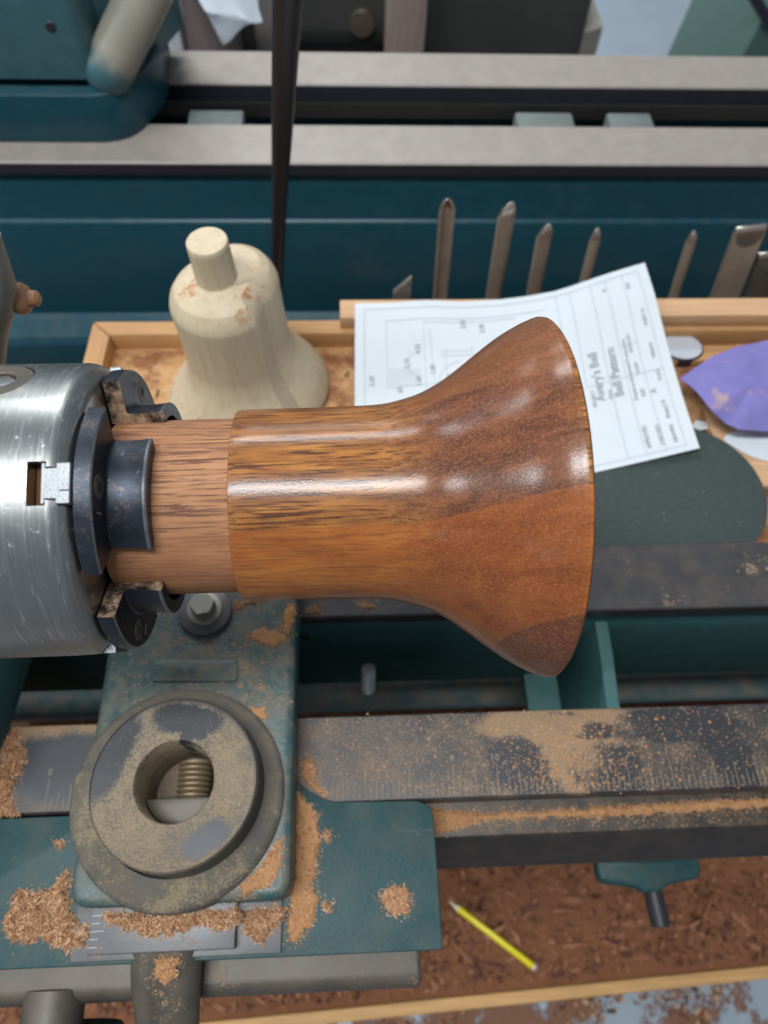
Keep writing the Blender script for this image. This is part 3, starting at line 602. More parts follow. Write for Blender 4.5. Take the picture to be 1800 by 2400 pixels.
blade((1402, 533), (1371, 655), .0105, 'round', 'thin gouge with shiny silver tip above the lifted paper corner')
blade((1628, 540), (1578, 695), .0100, 'round', 'thin dull brown gouge standing right of the paper', 'turning_gouge')
blade((1762, 530), (1700, 690), .0290, 'flat', 'wide flat scraper with straight top edge near the right border', 'flat_scraper', 'scraper')
g8 = blade((1815, 590), (1775, 690), .030, 'flat', 'dark broad tool cut off by the right border, beside the wide scraper', 'broad_scraper', 'scraper', M['iron_dust'])

# ------------------------------------------------------------------ pale bell pattern in two halves
pat = tag(empty('bell_pattern', (-.1010, .2520, TZ)), 'pale wooden bell pattern with stem, standing in the tray', 'bell pattern'); pat.rotation_euler = (0, math.radians(-2.2), 0)
pp = [(.0645 - x, r) for x, r in prof][::-1]; pp[0] = (.0022, .0730)
top = [(.1235, .0386), (.1290, .0368), (.1350, .0325), (.1395, .0262), (.1420, .0190), (.1432, .0160)]
full = [(0.0003, 0), (.0003, .0715), (.0010, .0728)] + pp + top + [(.1432, 0)]
def pattern_rings():
    bm = bmesh.new(); rings = []; th0 = math.radians(-47); NN = 70
    for z, r in full[1:-1]:
        k = min(1, max(0, (r - .0150) / .012)) if z > .13 else 1
        near = [(r * math.cos(t), r * math.sin(t), z) for t in np.linspace(th0 - math.pi, th0, NN)]
        sf = 1 - .15 * k; cx_, cy_ = .0078 * k, .0172 * k
        farp = [(sf * r * math.cos(t) + cx_, sf * r * math.sin(t) + cy_, z * (1 - .012 * k)) for t in np.linspace(th0 + .02, th0 + math.pi - .02, NN)]
        rings.append([bm.verts.new(p) for p in near + farp])
    n = len(rings[0])
    for A, B in zip(rings, rings[1:]):
        for q in range(n): bm.faces.new((A[q], A[(q + 1) % n], B[(q + 1) % n], B[q]))
    bm.faces.new(rings[0]); bm.faces.new(rings[-1]); bmesh.ops.recalc_face_normals(bm, faces=bm.faces); return bm
fin('pattern_body', pattern_rings(), M['pale'], pat, 18)
fin('stem', lathe([(.1380, .0170), (.1425, .0152), (.1460, .0147), (.1700, .0143), (.1702, .0139), (.1706, .0143), (.1740, .0142), (.1748, .0135), (.1748, 0)], 'Z', 64), M['pale'], pat, 40)

# ------------------------------------------------------------------ the drawing
sheet = tag(empty('drawing_sheet', (.13, .25, -.225)), 'white printed drawing of a bell lying across the tray rim', 'paper')
top_px = [(832, 711), (921, 711), (994, 705), (1080, 707), (1167, 701), (1239, 692), (1300, 682), (1342, 670), (1424, 643), (1511, 616)]
ZT = RT + .0190
tops = [uz(x, y, ZT + max(0, (x - 1150) / 360) ** 2 * .010) for x, y in top_px]
us = np.linspace(0, 1, len(tops)); L_ = [0]
for a, b in zip(tops, tops[1:]): L_.append(L_[-1] + (b - a).length)
us = np.array(L_) / L_[-1]; TX, TY, TZZ = (np.array([getattr(p, c) for p in tops]) for c in 'xyz')
BRc, BLc = uz(1640, 1050, -.2285), Vector((-.0110, .1300, -.2440))
def sheet_pt(u, v):
    """u: along the top edge of the sheet as it lies (0..1), v: from the back edge to the front (0..1)"""
    T = Vector((np.interp(u, us, TX), np.interp(u, us, TY), np.interp(u, us, TZZ)))
    B = BLc.lerp(BRc, u) + Vector((0, -.0045 * math.sin(math.pi * u), -.001 * math.sin(math.pi * u)))
    p = T.lerp(B, v); p.z += -.005 * math.sin(math.pi * max(0, v - .18) / .82) + .0018 * math.sin(u * 9 + v * 3) * (1 - v) * .5
    p.x += .0015 * math.sin(math.pi * v) * u; return p
NU, NV = 48, 36
bm = bmesh.new(); g = [[bm.verts.new(sheet_pt(i / NU, j / NV)) for j in range(NV + 1)] for i in range(NU + 1)]
for i in range(NU):
    for j in range(NV): bm.faces.new((g[i][j], g[i][j + 1], g[i + 1][j + 1], g[i + 1][j]))
r = bmesh.ops.extrude_face_region(bm, geom=bm.faces[:])
for v in r['geom']:
    if isinstance(v, bmesh.types.BMVert): v.co.z -= .00015
part('page', bm, M['paper'], sheet, 60)
def on_sheet(u, v, lift=.00035): q = sheet_pt(u, v); q.z += lift; return q
def stroke(pts, wdt, name, mat):
    bm = bmesh.new(); prev = None
    for k, (u, v) in enumerate(pts):
        a, b = pts[max(0, k - 1)], pts[min(len(pts) - 1, k + 1)]; d = Vector((b[0] - a[0], (b[1] - a[1]) * .78)).normalized(); nx, ny = -d.y, d.x / .78
        cur = [bm.verts.new(on_sheet(u + nx * wdt, v + ny * wdt)), bm.verts.new(on_sheet(u - nx * wdt, v - ny * wdt))]
        if prev: bm.faces.new((prev[0], prev[1], cur[1], cur[0]))
        prev = cur
    return part(name, bm, mat, sheet, 0)
def line(u0, v0, u1, v1, wdt=.0016, mat=None, name='ruled_line'):
    return stroke([(u0 + (u1 - u0) * t, v0 + (v1 - v0) * t) for t in np.linspace(0, 1, 14)], wdt, name, mat or M['ink_l'])
def word(s, u, v, size, name='lettering', mat=None):
    """lettering that reads from the front of the sheet to its back, as it lies"""
    me = text_mesh(s, size, 0., size * .022)
    for q in me.vertices:
        a, b = q.co.x, q.co.y; q.co = on_sheet(u - b / .2794, v - a / .2159, .0004)
    o = link(name, me, mat or M['ink'], None, 0); o.parent = sheet; o.location = -sheet.location; return o
for a in ((.030, .035, .965, .035), (.030, .035, .030, .97), (.030, .97, .965, .97), (.965, .035, .965, .97)): line(*a)
line(.665, .035, .665, .97); line(.715, .035, .715, .56); line(.715, .56, .965, .56); line(.790, .035, .790, .97); line(.845, .035, .845, .97); line(.905, .035, .905, .97); line(.845, .40, .905, .40)
word("Avery's Bell", .765, .650, .0118); word('Bell Pattern', .825, .650, .0118)
word('PROJECT', .735, .672, .0048); word('TITLE', .790, .655, .0048)
word('Drawn to be turned in one piece', .865, .690, .0052); word('APPROVED', .865, .945, .0052); word('CHECKED', .905, .945, .0052); word('DRAWN', .945, .945, .0052)
word('SIZE', .890, .680, .0048); word('A', .925, .675, .0070); word('CODE', .890, .560, .0048); word('DWG NO', .885, .445, .0048); word('REV', .925, .120, .0048)
word('SCALE', .952, .620, .0046); word('WEIGHT', .952, .500, .0046); word('SHEET 1/1', .952, .330, .0046); word('Avery H', .945, .820, .0062); word('B', .840, .095, .0050)
# the bell drawn in profile with its dimension lines
for a in ((.10, .10, .62, .10), (.10, .10, .10, .43), (.10, .43, .30, .43), (.22, .12, .52, .12), (.22, .12, .22, .50), (.238, .16, .252, .50), (.27, .27, .37, .27), (.27, .292, .37, .292), (.37, .25, .37, .292), (.285, .27, .285, .37)): line(*a, .0014)
stroke([(.195 + .035 * math.cos(t), .325 + .055 * math.sin(t)) for t in np.linspace(1.7, 4.4, 14)], .0014, 'drawn_curve', M['ink_l'])
stroke([(.25, .50), (.255, .44), (.27, .37), (.30, .335), (.33, .32)], .0014, 'drawn_curve', M['ink_l'])
for k in range(7): line(.105, .345 + k * .012, .205, .353 + k * .012, .0008)
for s, u, v in (('3.39', .06, .42), ('2.15', .17, .345), ('4.55', .205, .28), ('1.00', .25, .385), ('.98', .300, .42), ('1.68', .205, .435), ('2.62', .355, .155), ('5.30', .415, .185), ('.63', .145, .465)): word(s, u, v, .0062, 'dimension', M['ink'])

# ------------------------------------------------------------------ things lying in the tray
disc = tag(fin('sanding_disc', lathe([(-.0008, 0), (-.0008, .0645), (.0, .0645), (.0004, .0635), (.0004, 0)], 'Z', 96), None, None), 'large dark green-grey sanding disc lying under the paper beside the bell mouth', 'sanding disc')
def m_grit():
    n = NT('dark_grit'); g = n.noise(140, 4, .7, n.map((1, 2.6, 1), (0, 0, .3))); c = n.mix(g, (.036, .048, .045), (.085, .105, .098))
    c = n.mix(n.step(n.noise(110, 4, .75), .62, .72), c, (.22, .19, .14)); return n.set(col=c, rough=.85, normal=n.bump(n.math('ADD', n.noise(1500, 2), n.math('MULTIPLY', g, .8)), .7, .0014), spec=.2)
for v in disc.data.vertices:
    if v.co.x < 0: v.co.x *= 2.3
disc.data.materials.clear(); disc.data.materials.append(m_grit()); disc.location = (.2571, .1413, -.2350); disc.rotation_euler = (math.radians(-1), math.radians(.5), 0)
tag(fin('wood_block', box(.150, .300, .105, .185, TZ, -.2372, .001), M['mdf'], None), 'tan wooden block under the dark sanding disc', 'block')
def m_purple():
    n = NT('purple_abrasive'); c = n.mix(n.noise(60, 3), (.165, .140, .37), (.22, .19, .46)); c = n.mix(n.step(n.noise(38, 4, .7), .60, .70), c, (.40, .27, .27))
    return n.set(col=c, rough=.8, normal=n.bump(n.noise(1600, 2), .4, .0006))
pur_px = [(1594, 885), (1670, 834), (1733, 809), (1800, 795), (1870, 800), (1900, 905), (1870, 1000), (1800, 1011), (1733, 1008), (1702, 992), (1670, 964), (1638, 923), (1616, 901)]
bm = bmesh.new(); cen = uz(1770, 900, -.2200)
ring0 = [bm.verts.new(uz(x, y, -.2400 + (.017 if y < 990 and x > 1600 else .012))) for x, y in pur_px]
ring1 = [bm.verts.new(v.co.lerp(cen, .5) + Vector((0, 0, .006))) for v in ring0]; cv = bm.verts.new(cen + Vector((0, 0, .004))); n = len(ring0)
for k in range(n):
    j = (k + 1) % n; bm.faces.new((ring0[k], ring0[j], ring1[j], ring1[k])); bm.faces.new((ring1[k], ring1[j], cv))
bmesh.ops.subdivide_edges(bm, edges=bm.edges[:], cuts=3, use_grid_fill=True, smooth=.7)
for v in bm.verts: v.co.z += .0030 * mnoise.noise(v.co * 26) + .0006 * mnoise.noise(v.co * 80)
r = bmesh.ops.extrude_face_region(bm, geom=bm.faces[:])
for v in r['geom']:
    if isinstance(v, bmesh.types.BMVert): v.co.z -= .0008
pu = tag(fin('abrasive_sheet', bm, m_purple(), None, 60), 'curled purple abrasive sheet dusted with sawdust at the right border', 'sandpaper')
tag(fin('foam_pad', lathe([(TZ + .0005, 0), (TZ + .0005, .030), (TZ + .0040, .032), (-.2360, .030), (-.2360, 0)], 'Z', 40, (cen.x + .004, cen.y + .01, 0)), M['shav_d'], None), 'dark brown pad beneath the curled purple sheet', 'pad')
wp = [(1692, 1030), (1708, 1015), (1760, 1000), (1850, 1000), (1880, 1060), (1800, 1082), (1749, 1064)]
tag(fin('white_backing', prism(roundpoly([tuple(uz(x, y, -.2450))[:2] for x, y in wp], .006), -.2462, -.2450, 'Z'), m_plain('white_backing', (.70, .72, .74), .7, 0, .15, 30), None), 'white paper scrap between the purple sheet and dark disc', 'paper scrap')
tag(fin('wood_offcut', box(.300, .400, .1500, .2350, TZ, -.2465, .001), M['rackwood'], None), 'pale wood offcut under the white scrap at the right border', 'offcut')
ov = uz(1600, 812, TZ + .010)
oval = tag(empty('oval_lens', (ov.x, ov.y, TZ)), 'small oval lens with dark metal rim peeking out behind the paper', 'lens')
fin('rim', prism([((.0150 if abs(math.cos(a)) < 2 else 0) * math.cos(a) * (1.35), .0165 * math.sin(a)) for a in np.linspace(0, 2 * math.pi, 48, endpoint=False)], .0, .0095, 'Z', .0012), M['dark_edge'], oval)
fin('glass', prism([(.0138 * math.cos(a) * 1.33, .0150 * math.sin(a)) for a in np.linspace(0, 2 * math.pi, 48, endpoint=False)], .0092, .0102, 'Z', .0004), m_plain('frosted_lens', (.55, .56, .60), .25, 0, .05), oval)
tag(fin('steel_rod', tube([uz(1630, 820, TZ + .004), uz(1800, 816, TZ + .004)], .0022, 12), M['zinc'], None), 'thin steel rod lying between the oval lens and purple sheet', 'rod')
tag(fin('paper_scrap', prism([tuple(uz(x, y, TZ + .006))[:2] for x, y in ((1630, 985), (1668, 990), (1672, 1003), (1640, 1008), (1622, 1000))], TZ + .0055, TZ + .006, 'Z'), M['paper'], None), 'small crumpled white scrap between paper corner and purple sheet', 'paper scrap')

# ================================================================== LATHE BEHIND
far = tag(empty('far_lathe', (0, .63, FLOOR_Z)), 'second teal lathe behind the tray with light grey bed ways', 'lathe')
FX0, FX1 = -1.3, 1.5
part('front_way', prism([(.5345, ZB - .0015), (.5350, ZB - .0145), (.5420, ZB - .016), (.590, ZB - .05), (.6000, ZB - .03), (.6000, ZB - .0015), (.5985, ZB), (.536, ZB)], FX0, FX1, 'X'), M['way_far'], far, 25)
part('back_way', prism([(.6745, ZB - .0015), (.6745, ZB - .022), (.690, ZB - .05), (.7380, ZB - .05), (.7400, ZB - .0015), (.7385, ZB), (.676, ZB)], FX0, FX1, 'X'), M['way_far'], far, 25)
part('dark_lip', prism([(.5341, ZB - .0022), (.5349, ZB - .0145), (.5395, ZB - .018), (.545, ZB - .018), (.545, ZB - .003)], FX0, FX1, 'X'), M['dark_edge'], far)
part('back_lip', prism([(.6741, ZB - .0025), (.6741, ZB - .021), (.68, ZB - .021), (.68, ZB - .003)], FX0, FX1, 'X'), M['dark_edge'], far)
part('side_panel', prism([(.5400, ZB - .0185), (.5385, ZB - .030), (.5380, ZB - .0715), (.5345, ZB - .0735), (.5335, ZB - .0760), (.5345, ZB - .205), (.535, ZB - .212), (.505, ZB - .222), (.4990, ZB - .232), (.4985, ZB - .30), (.56, ZB - .30), (.585, ZB - .06), (.5850, ZB - .051)], FX0, FX1, 'X', .0015), M['paint_far'], far, 40)
part('back_panel', box(FX0, FX1, .695, .730, ZB - .30, ZB - .051), M['paint_far'], far)
part('trough', box(FX0, FX1, .586, .694, ZB - .12, ZB - .11), M['hole'], far)
for (xa, xb, yy) in ((440, 570, 285), (1210, 1345, 287), (1428, 1532, 293)):
    a, b = uz(xa, yy, ZB - .014), uz(xb, yy, ZB - .014); part('cross_block', box(a.x, b.x, .6005, .645, ZB - .06, ZB - .012, .003), m_plain('dusty_grey_paint', (.15, .17, .16), .6), far)
for sx in (-1.1, 1.3): part('bed_leg', box(sx - .08, sx + .08, .505, .73, FLOOR_Z + .001, ZB - .3005, .01), M['paint_far'], far)
# headstock of the far lathe
def m_edge_highlight(a, b):  # teal paint blending along the edge into a warm highlight painted as beige
    n = NT('teal_paint_warm_highlight'); d = (b - a).normalized(); X, Y, Z = n.xyz()
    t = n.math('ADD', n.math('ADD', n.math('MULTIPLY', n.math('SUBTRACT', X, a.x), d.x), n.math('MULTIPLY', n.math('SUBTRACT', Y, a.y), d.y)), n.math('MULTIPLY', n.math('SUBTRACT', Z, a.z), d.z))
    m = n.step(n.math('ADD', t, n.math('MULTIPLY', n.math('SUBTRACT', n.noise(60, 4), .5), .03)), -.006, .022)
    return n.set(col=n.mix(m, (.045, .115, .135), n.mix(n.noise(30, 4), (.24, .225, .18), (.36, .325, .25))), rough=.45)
hf = part('headstock_foot', prism(roundpoly([(-1.2, .5660, .002), (-.2350, .5660, .035), (-.2050, .640, .03), (-.2150, .745, .01), (-1.2, .745, .002)], .02, 10), ZB + .0005, ZB + .050, 'Z', .004, 3), M['paint_far'], far)
part('headstock_slope', prism(roundpoly([(-.30, .600, .02), (-.214, .640, .03), (-.185, .72, .03), (-.20, .76, .01), (-.30, .76, .002)], .02, 8), ZB + .040, ZB + .19, 'Z', .012, 4), M['paint_head'], far)
part('headstock_cover', prism(roundpoly([(-1.2, .5780, .002), (-.2560, .5780, .012), (-.2380, .74, .02), (-1.2, .74, .002)], .02, 8), ZB + .058, ZB + .20, 'Z', .014, 5), M['paint_head'], far)
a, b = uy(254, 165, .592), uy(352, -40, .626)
part('lit_casting_edge', tube([a + (b - a).normalized() * (.0235 * math.sin(t) - .0235 + .0235) for t in np.linspace(-1.5, 0, 9)] + [a.lerp(b, .5), b], [.0235 * math.cos(t) for t in np.linspace(-1.5, 0, 9)] + [.0235, .0235], 32), m_edge_highlight(a, b), far, 60)  # rounded edge of the casting, its warm highlight put into the colour
part('rivet', lathe([(-.0012, 0), (-.001, .004), (.0, .005)], 'Y', 16, uy(118, 62, .5778)), M['dark_edge'], far)

# dark upright bar of a work lamp, between tray and far lathe
p0, p1, p2, p3 = uy(646, 760, .470), uy(655, 480, .455), uy(664, 240, .435), uy(677, -60, .400)
lamp = tag(empty('lamp_post', (p0.x, p0.y, p0.z)), 'tall thin dark upright bar rising behind the pale bell pattern', 'post')
low = p0 + (p0 - p1).normalized() * .12; low.z = min(low.z, -.40)
part('post_bar', tube([low, p0, p1, p2, p3], [.0085, .0085, .0090, .0105, .0115], 16, (1.0, .6)), M['black'], lamp)
part('post_foot', box(low.x - .03, low.x + .03, low.y - .02, low.y + .02, FLOOR_Z + .001, low.z + .01, .004), M['black'], lamp)

# left edge: grey upright with a brown knob
kp = uy(-6, 690, .14); up_ = empty('upright_arm', (kp.x, kp.y, ZB)); tag(up_, 'grey rounded upright at the left border with a brown knob', 'post')
def arm():
    prof_ = [(-20, 545, 16), (-12, 600, 24), (-8, 660, 36), (-10, 710, 38), (-14, 770, 27), (-18, 850, 24), (-24, 950, 22), (-30, 1100, 22)]
    pts = [uy(x, y, .14) for x, y, r in prof_]; return tube(pts, [r_ / FPX * (Vector(CAM_C) - p).length for (_, _, r_), p in zip(prof_, pts)], 24)
part('arm', arm(), m_plain('worn_grey_paint', (.22, .21, .18), .5), up_)
kb = uy(38, 700, .145); kd = .0095
part('knob', lathe([(-.010, 0), (-.010, .004), (-.004, .0045), (-.002, .0075), (.003, .0085), (.006, .007), (.0075, .0045), (.011, .0042), (.0125, .0025), (.0125, 0)], 'X', 28, kb), m_plain('brown_knob', (.36, .17, .08), .5), up_)

# ================================================================== BEYOND THE FAR LATHE
dk = m_plain('dark_cabinet', (.055, .052, .046), .5, .1, .3, 14)
cab = tag(empty('dark_cabinet', (.13, 1.2, FLOOR_Z)), 'dark grey machine cabinet behind the far lathe', 'cabinet')
ca, cb = uy(640, 108, 1.10), uy(1362, 108, 1.10)
part('cabinet_body', box(ca.x - .10, cb.x, 1.10, 1.55, FLOOR_Z + .001, -.30, .006), dk, cab)
part('cabinet_shelf', box(ca.x - .10, cb.x - .27, 1.085, 1.0995, -.395, -.385), M['hole'], cab)
part('cabinet_knob', lathe([(1.099, .012), (1.088, .013), (1.083, .020), (1.073, .019), (1.070, 0)], 'Y', 24, (uy(848, 45, 1.09).x, 0, uy(848, 45, 1.09).z)), m_plain('brass_knob', (.16, .12, .09), .4, .5), cab)
cs = uy(1385, 108, 1.12); part('cabinet_plinth', prism([(cb.x, 1.101), (cb.x + .035, 1.12), (cb.x + .035, 1.5), (cb.x, 1.5)], FLOOR_Z + .001, -.385), m_plain('plinth', (.34, .30, .25), .7), cab)
def post(name, xa, xb, Y, mat, label, cat='post', depth=.06, ztop=.0):
    a, b = uy(xa, 110, Y), uy(xb, 110, Y); return tag(fin(name, box(a.x, b.x, Y, Y + depth, FLOOR_Z + .001, ztop, .004), mat, None), label, cat)
post('timber_post', 905, 995, 1.00, m_board('grey_brown_timber', (.30, .22, .19), 'Z'), 'grey-brown upright post in front of the dark cabinet')
post('timber_post', 440, 562, 1.02, m_board('mauve_timber', (.20, .145, .135), 'Z'), 'brown upright board left of the hanging white cloth')
post('timber_post', 600, 655, 1.06, m_board('grey_timber', (.23, .20, .175), 'Z'), 'narrow grey-brown board right of the hanging white cloth')
post('white_post', 362, 428, 1.01, m_plain('white_painted', (.55, .55, .58), .6), 'white painted upright next to the far headstock')
post('dark_board', 560, 602, 1.08, dk, 'dark board behind the hanging white cloth', 'board')
# hanging cloth
clp = [(430, -60), (452, -10), (480, 30), (505, 62), (523, 100), (545, 85), (560, 62), (590, 52), (616, 42), (606, 15), (600, -60)]
bm = bmesh.new(); vs = [bm.verts.new(uy(x, y, .985 + .012 * math.sin(x * .05) + .006 * math.cos(y * .09))) for x, y in clp]; bm.faces.new(vs)
bmesh.ops.triangulate(bm, faces=bm.faces[:]); bmesh.ops.subdivide_edges(bm, edges=bm.edges[:], cuts=7, use_grid_fill=True)
for v in bm.verts: v.co.y += .016 * mnoise.noise(v.co * 16) + .006 * math.sin(v.co.x * 90 + v.co.z * 30)
r = bmesh.ops.extrude_face_region(bm, geom=bm.faces[:])
for v in r['geom']:
    if isinstance(v, bmesh.types.BMVert): v.co.y += .003
tag(fin('hanging_cloth', bm, m_plain('white_cloth', (.72, .76, .80), .85, 0, .06, 60), None, 60), 'white cloth hanging to a point behind the far lathe', 'cloth')
ga, gb = uy(1725, 120, 1.7), uy(1850, 120, 1.7)
gl = tag(empty('green_machine', (ga.x, 1.7, FLOOR_Z)), 'green machine base standing on the floor at the top right corner', 'machine base')
bm = prism([(ga.x - .012, FLOOR_Z + .001), (ga.x + .50, FLOOR_Z + .001), (ga.x + .50, -.40), (ga.x + .055, -.40)], 1.7, 2.1, 'Y', .008); part('machine_base', bm, m_plain('sage_green_paint', (.085, .15, .12), .5), gl)
part('brace', tube([uy(1760, -20, 1.69), uy(1805, 60, 1.69)], .012, 12), M['dark_edge'], gl)

# ================================================================== SHELF UNDER THE BED
SZ = -.735
sa, sb = uz(1060, 2337, SZ), uz(1800, 2262, SZ); sd_ = (sb - sa).normalized(); yat = lambda x: sa.y + (x - sa.x) * sd_.y / sd_.x
shelf = tag(empty('lower_shelf', (0, 0, SZ)), 'wooden shelf heaped with reddish shavings under the lathe bed', 'shelf')
part('shelf_board', prism([(-.75, yat(-.75)), (.78, yat(.78)), (.78, .145), (-.75, .145)], SZ - .03, SZ - .008, 'Z', .001), M['mdf'], shelf)
part('shelf_lip', prism([(-.75, yat(-.75) - .0135), (.78, yat(.78) - .0135), (.78, yat(.78)), (-.75, yat(-.75))], SZ - .034, SZ + .0015, 'Z', .0025), m_board('lip_wood', (.62, .34, .13), 'X', .05), shelf)
for sx in (-.70, .72): part('shelf_bracket', box(sx - .02, sx + .02, yat(sx) + .01, .13, FLOOR_Z + .001, SZ - .0305), M['mdf'], shelf)

class Soup:
    def __init__(s): s.v = []; s.f = []; s.mi = []
    def chip(s, p, ln, wd, yaw, pitch, curl, mi):
        c, sn = math.cos(yaw), math.sin(yaw); base = len(s.v); x = -ln / 2; z = 0.; a = pitch
        for k in range(4):
            for e in (-1, 1):
                q = e * wd / 2 * (1 if k < 3 else .5); s.v.append((p[0] + x * c - q * sn, p[1] + x * sn + q * c, p[2] + z + e * wd * .15))
            x += ln / 3 * math.cos(a); z += ln / 3 * math.sin(a); a += curl
        for k in range(3): s.f.append((base + 2 * k, base + 2 * k + 1, base + 2 * k + 3, base + 2 * k + 2)); s.mi.append(mi)
    def speck(s, x, y, z, r, mi):
        b = len(s.v); a = rnd.uniform(0, 6.3)
        for k in range(3): s.v.append((x + r * math.cos(a + k * 2.1) * rnd.uniform(.6, 1.3), y + r * math.sin(a + k * 2.1) * rnd.uniform(.6, 1.3), z + .00008 + rnd.uniform(0, r * .5)))
        s.f.append((b, b + 1, b + 2)); s.mi.append(mi)
    def grid(s, X, Y, H, mask, mi):
        idx = -np.ones(X.shape, int); ok = mask
        keep = ok[:-1, :-1] & ok[1:, :-1] & ok[:-1, 1:] & ok[1:, 1:]
        for i, j in zip(*np.nonzero(keep)):
            q = []
            for a, b in ((i, j), (i + 1, j), (i + 1, j + 1), (i, j + 1)):
                if idx[a, b] < 0: idx[a, b] = len(s.v); s.v.append((X[a, b], Y[a, b], H[a, b]))
                q.append(int(idx[a, b]))
            s.f.append(tuple(q)); s.mi.append(mi)
    def obj(s, name, mats, label, cat):
        me = bpy.data.meshes.new(name); me.from_pydata(s.v, [], s.f)
        for m in mats: me.materials.append(m)
        me.polygons.foreach_set('material_index', s.mi); me.update(); me.shade_smooth()
        o = bpy.data.objects.new(name, me); COL.objects.link(o); return tag(o, label, cat, None, 'stuff')
rng = np.random.default_rng(3)
def npnoise(X, Y, sc, seed=0.):
    out = np.empty(X.shape)
    for i in range(X.shape[0]):
        for j in range(X.shape[1]): out[i, j] = mnoise.noise(Vector((X[i, j] * sc + seed, Y[i, j] * sc, seed)))
    return out
# shelf of shavings
S = Soup()
gx, gy = np.meshgrid(np.linspace(-.45, .62, 215), np.linspace(-.26, .13, 79), indexing='ij')
H = SZ - .006 + .006 * npnoise(gx, gy, 16, 1) + .004 * npnoise(gx, gy, 50, 4) + .0025 * npnoise(gx, gy, 130, 9)
Yl = sa.y + (gx - sa.x) * sd_.y / sd_.x; H -= .010 * np.clip(1 - (gy - Yl) / .018, 0, 1); H = np.maximum(H, SZ - .0079)
S.grid(gx, np.maximum(gy, Yl + .0004), H, gy > Yl - .0055, 0)
for k in range(9000):
    x, y = rnd.uniform(-.43, .60), rnd.uniform(-.235, .11)
    if y < yat(x) + .008: continue
    dens = mnoise.noise(Vector((x * 9, y * 9, 3)))
    if dens < -.25 and rnd.random() < .6: continue
    zz = SZ - .004 + .006 * mnoise.noise(Vector((x * 16 + 1, y * 16, 1))) + rnd.uniform(-.002, .003)
    S.chip((x, y, zz), rnd.uniform(.004, .016), rnd.uniform(.002, .006), rnd.uniform(0, 6.3), rnd.uniform(-.5, .9), rnd.uniform(-1.2, .6), rnd.choice((1, 1, 1, 2, 3, 3, 0, 0)))
for k in range(240):
    x, y = rnd.uniform(-.40, .55), rnd.uniform(-.225, .0)
    if y < yat(x) + .015: continue
    S.chip((x, y, SZ + rnd.uniform(-.001, .003)), rnd.uniform(.018, .040), rnd.uniform(.003, .007), rnd.uniform(0, 6.3), rnd.uniform(-.2, .9), rnd.uniform(-1.6, 1.), rnd.choice((1, 1, 2, 3)))
S.obj('shavings', [M['shelf_saw'], M['shav'], M['shav_d'], M['shelf_saw'], M['shav_l']], 'reddish-brown shavings covering the shelf under the lathe', 'shavings')
# sawdust on the floor in front of the shelf
S = Soup()
for k in range(3200):
    x, y = rnd.uniform(-.5, .75), rnd.uniform(-.42, -.20)
    if mnoise.noise(Vector((x * 7, y * 7, 8))) + (.35 - x) * .5 < .02: continue
    S.chip((x, y, FLOOR_Z + rnd.uniform(.001, .005)), rnd.uniform(.004, .014), rnd.uniform(.002, .006), rnd.uniform(0, 6.3), rnd.uniform(-.1, .5), rnd.uniform(-.9, .5), rnd.choice((0, 0, 1, 2)))
S.obj('floor_shavings', [M['shav'], M['shav_l'], M['shav_d']], 'loose shavings scattered on the blue floor below the shelf', 'shavings')

# pencil on the shavings
pa, pb_ = uz(1052, 2112, SZ + .006), uz(1257, 2270, SZ + .010); pd = (pb_ - pa); pl_ = pd.length
pen = empty('pencil', pa); pen.rotation_mode = 'QUATERNION'; pen.rotation_quaternion = Vector((1, 0, 0)).rotation_difference(pd.normalized()); tag(pen, 'yellow pencil lying on the shavings below the bed', 'pencil')
hexa = [(.0042 * math.cos(k * math.pi / 3), .0042 * math.sin(k * math.pi / 3)) for k in range(6)]
fin('barrel', prism(hexa, pl_ * .115, pl_ * .965, 'X', .0004), M['yellow'], pen)
fin('sharpened_tip', lathe([(0, .0003), (pl_ * .03, .0012), (pl_ * .116, .0041), (pl_ * .116, 0)], 'X', 20), m_plain('tip_wood', (.70, .60, .42), .6), pen)
fin('pencil_end', lathe([(pl_ * .964, .0041), (pl_ * .99, .0039), (pl_, .0025), (pl_, 0)], 'X', 20), m_plain('pink_end', (.62, .45, .42), .6), pen)

# T-shaped clamp hanging in front of the bed
TZc = -.352
tc = tag(empty('clamp_handle', tuple(uz(1520, 2060, TZc))), 'small teal T-shaped clamp handle under the bed rail', 'clamp handle')
a, m_, b = uz(1403, 2062, TZc), uz(1528, 2092, TZc), uz(1648, 2048, TZc); t0, t1 = uz(1405, 2048, TZc), uz(1645, 2034, TZc)
bm = bmesh.new()
outl = [a + Vector((0, .004, 0)), a + Vector((.002, -.002, 0)), uz(1440, 2074, TZc), uz(1490, 2080, TZc), uz(1512, 2094, TZc), uz(1545, 2092, TZc), uz(1570, 2074, TZc), uz(1615, 2064, TZc), b + Vector((-.002, -.003, 0)), b + Vector((0, .003, 0)), t1 + Vector((0, .028, 0)), t0 + Vector((0, .028, 0))]
part('tee_head', prism([(p.x, p.y) for p in outl], TZc - .012, TZc, 'Z', .0035, 3), M['paint'], tc)
part('tee_stem', tube([uz(1528, 2080, TZc - .008), uz(1537, 2120, TZc - .010), uz(1548, 2168, TZc - .012), uz(1549, 2174, TZc - .012)], [.0070, .0072, .0072, .0060], 24), M['black'], tc)
part('tee_bracket', box(t0.x + .02, t1.x - .02, -.122, -.076, TZc - .010, -.29, .002), M['paint_dark'], tc)

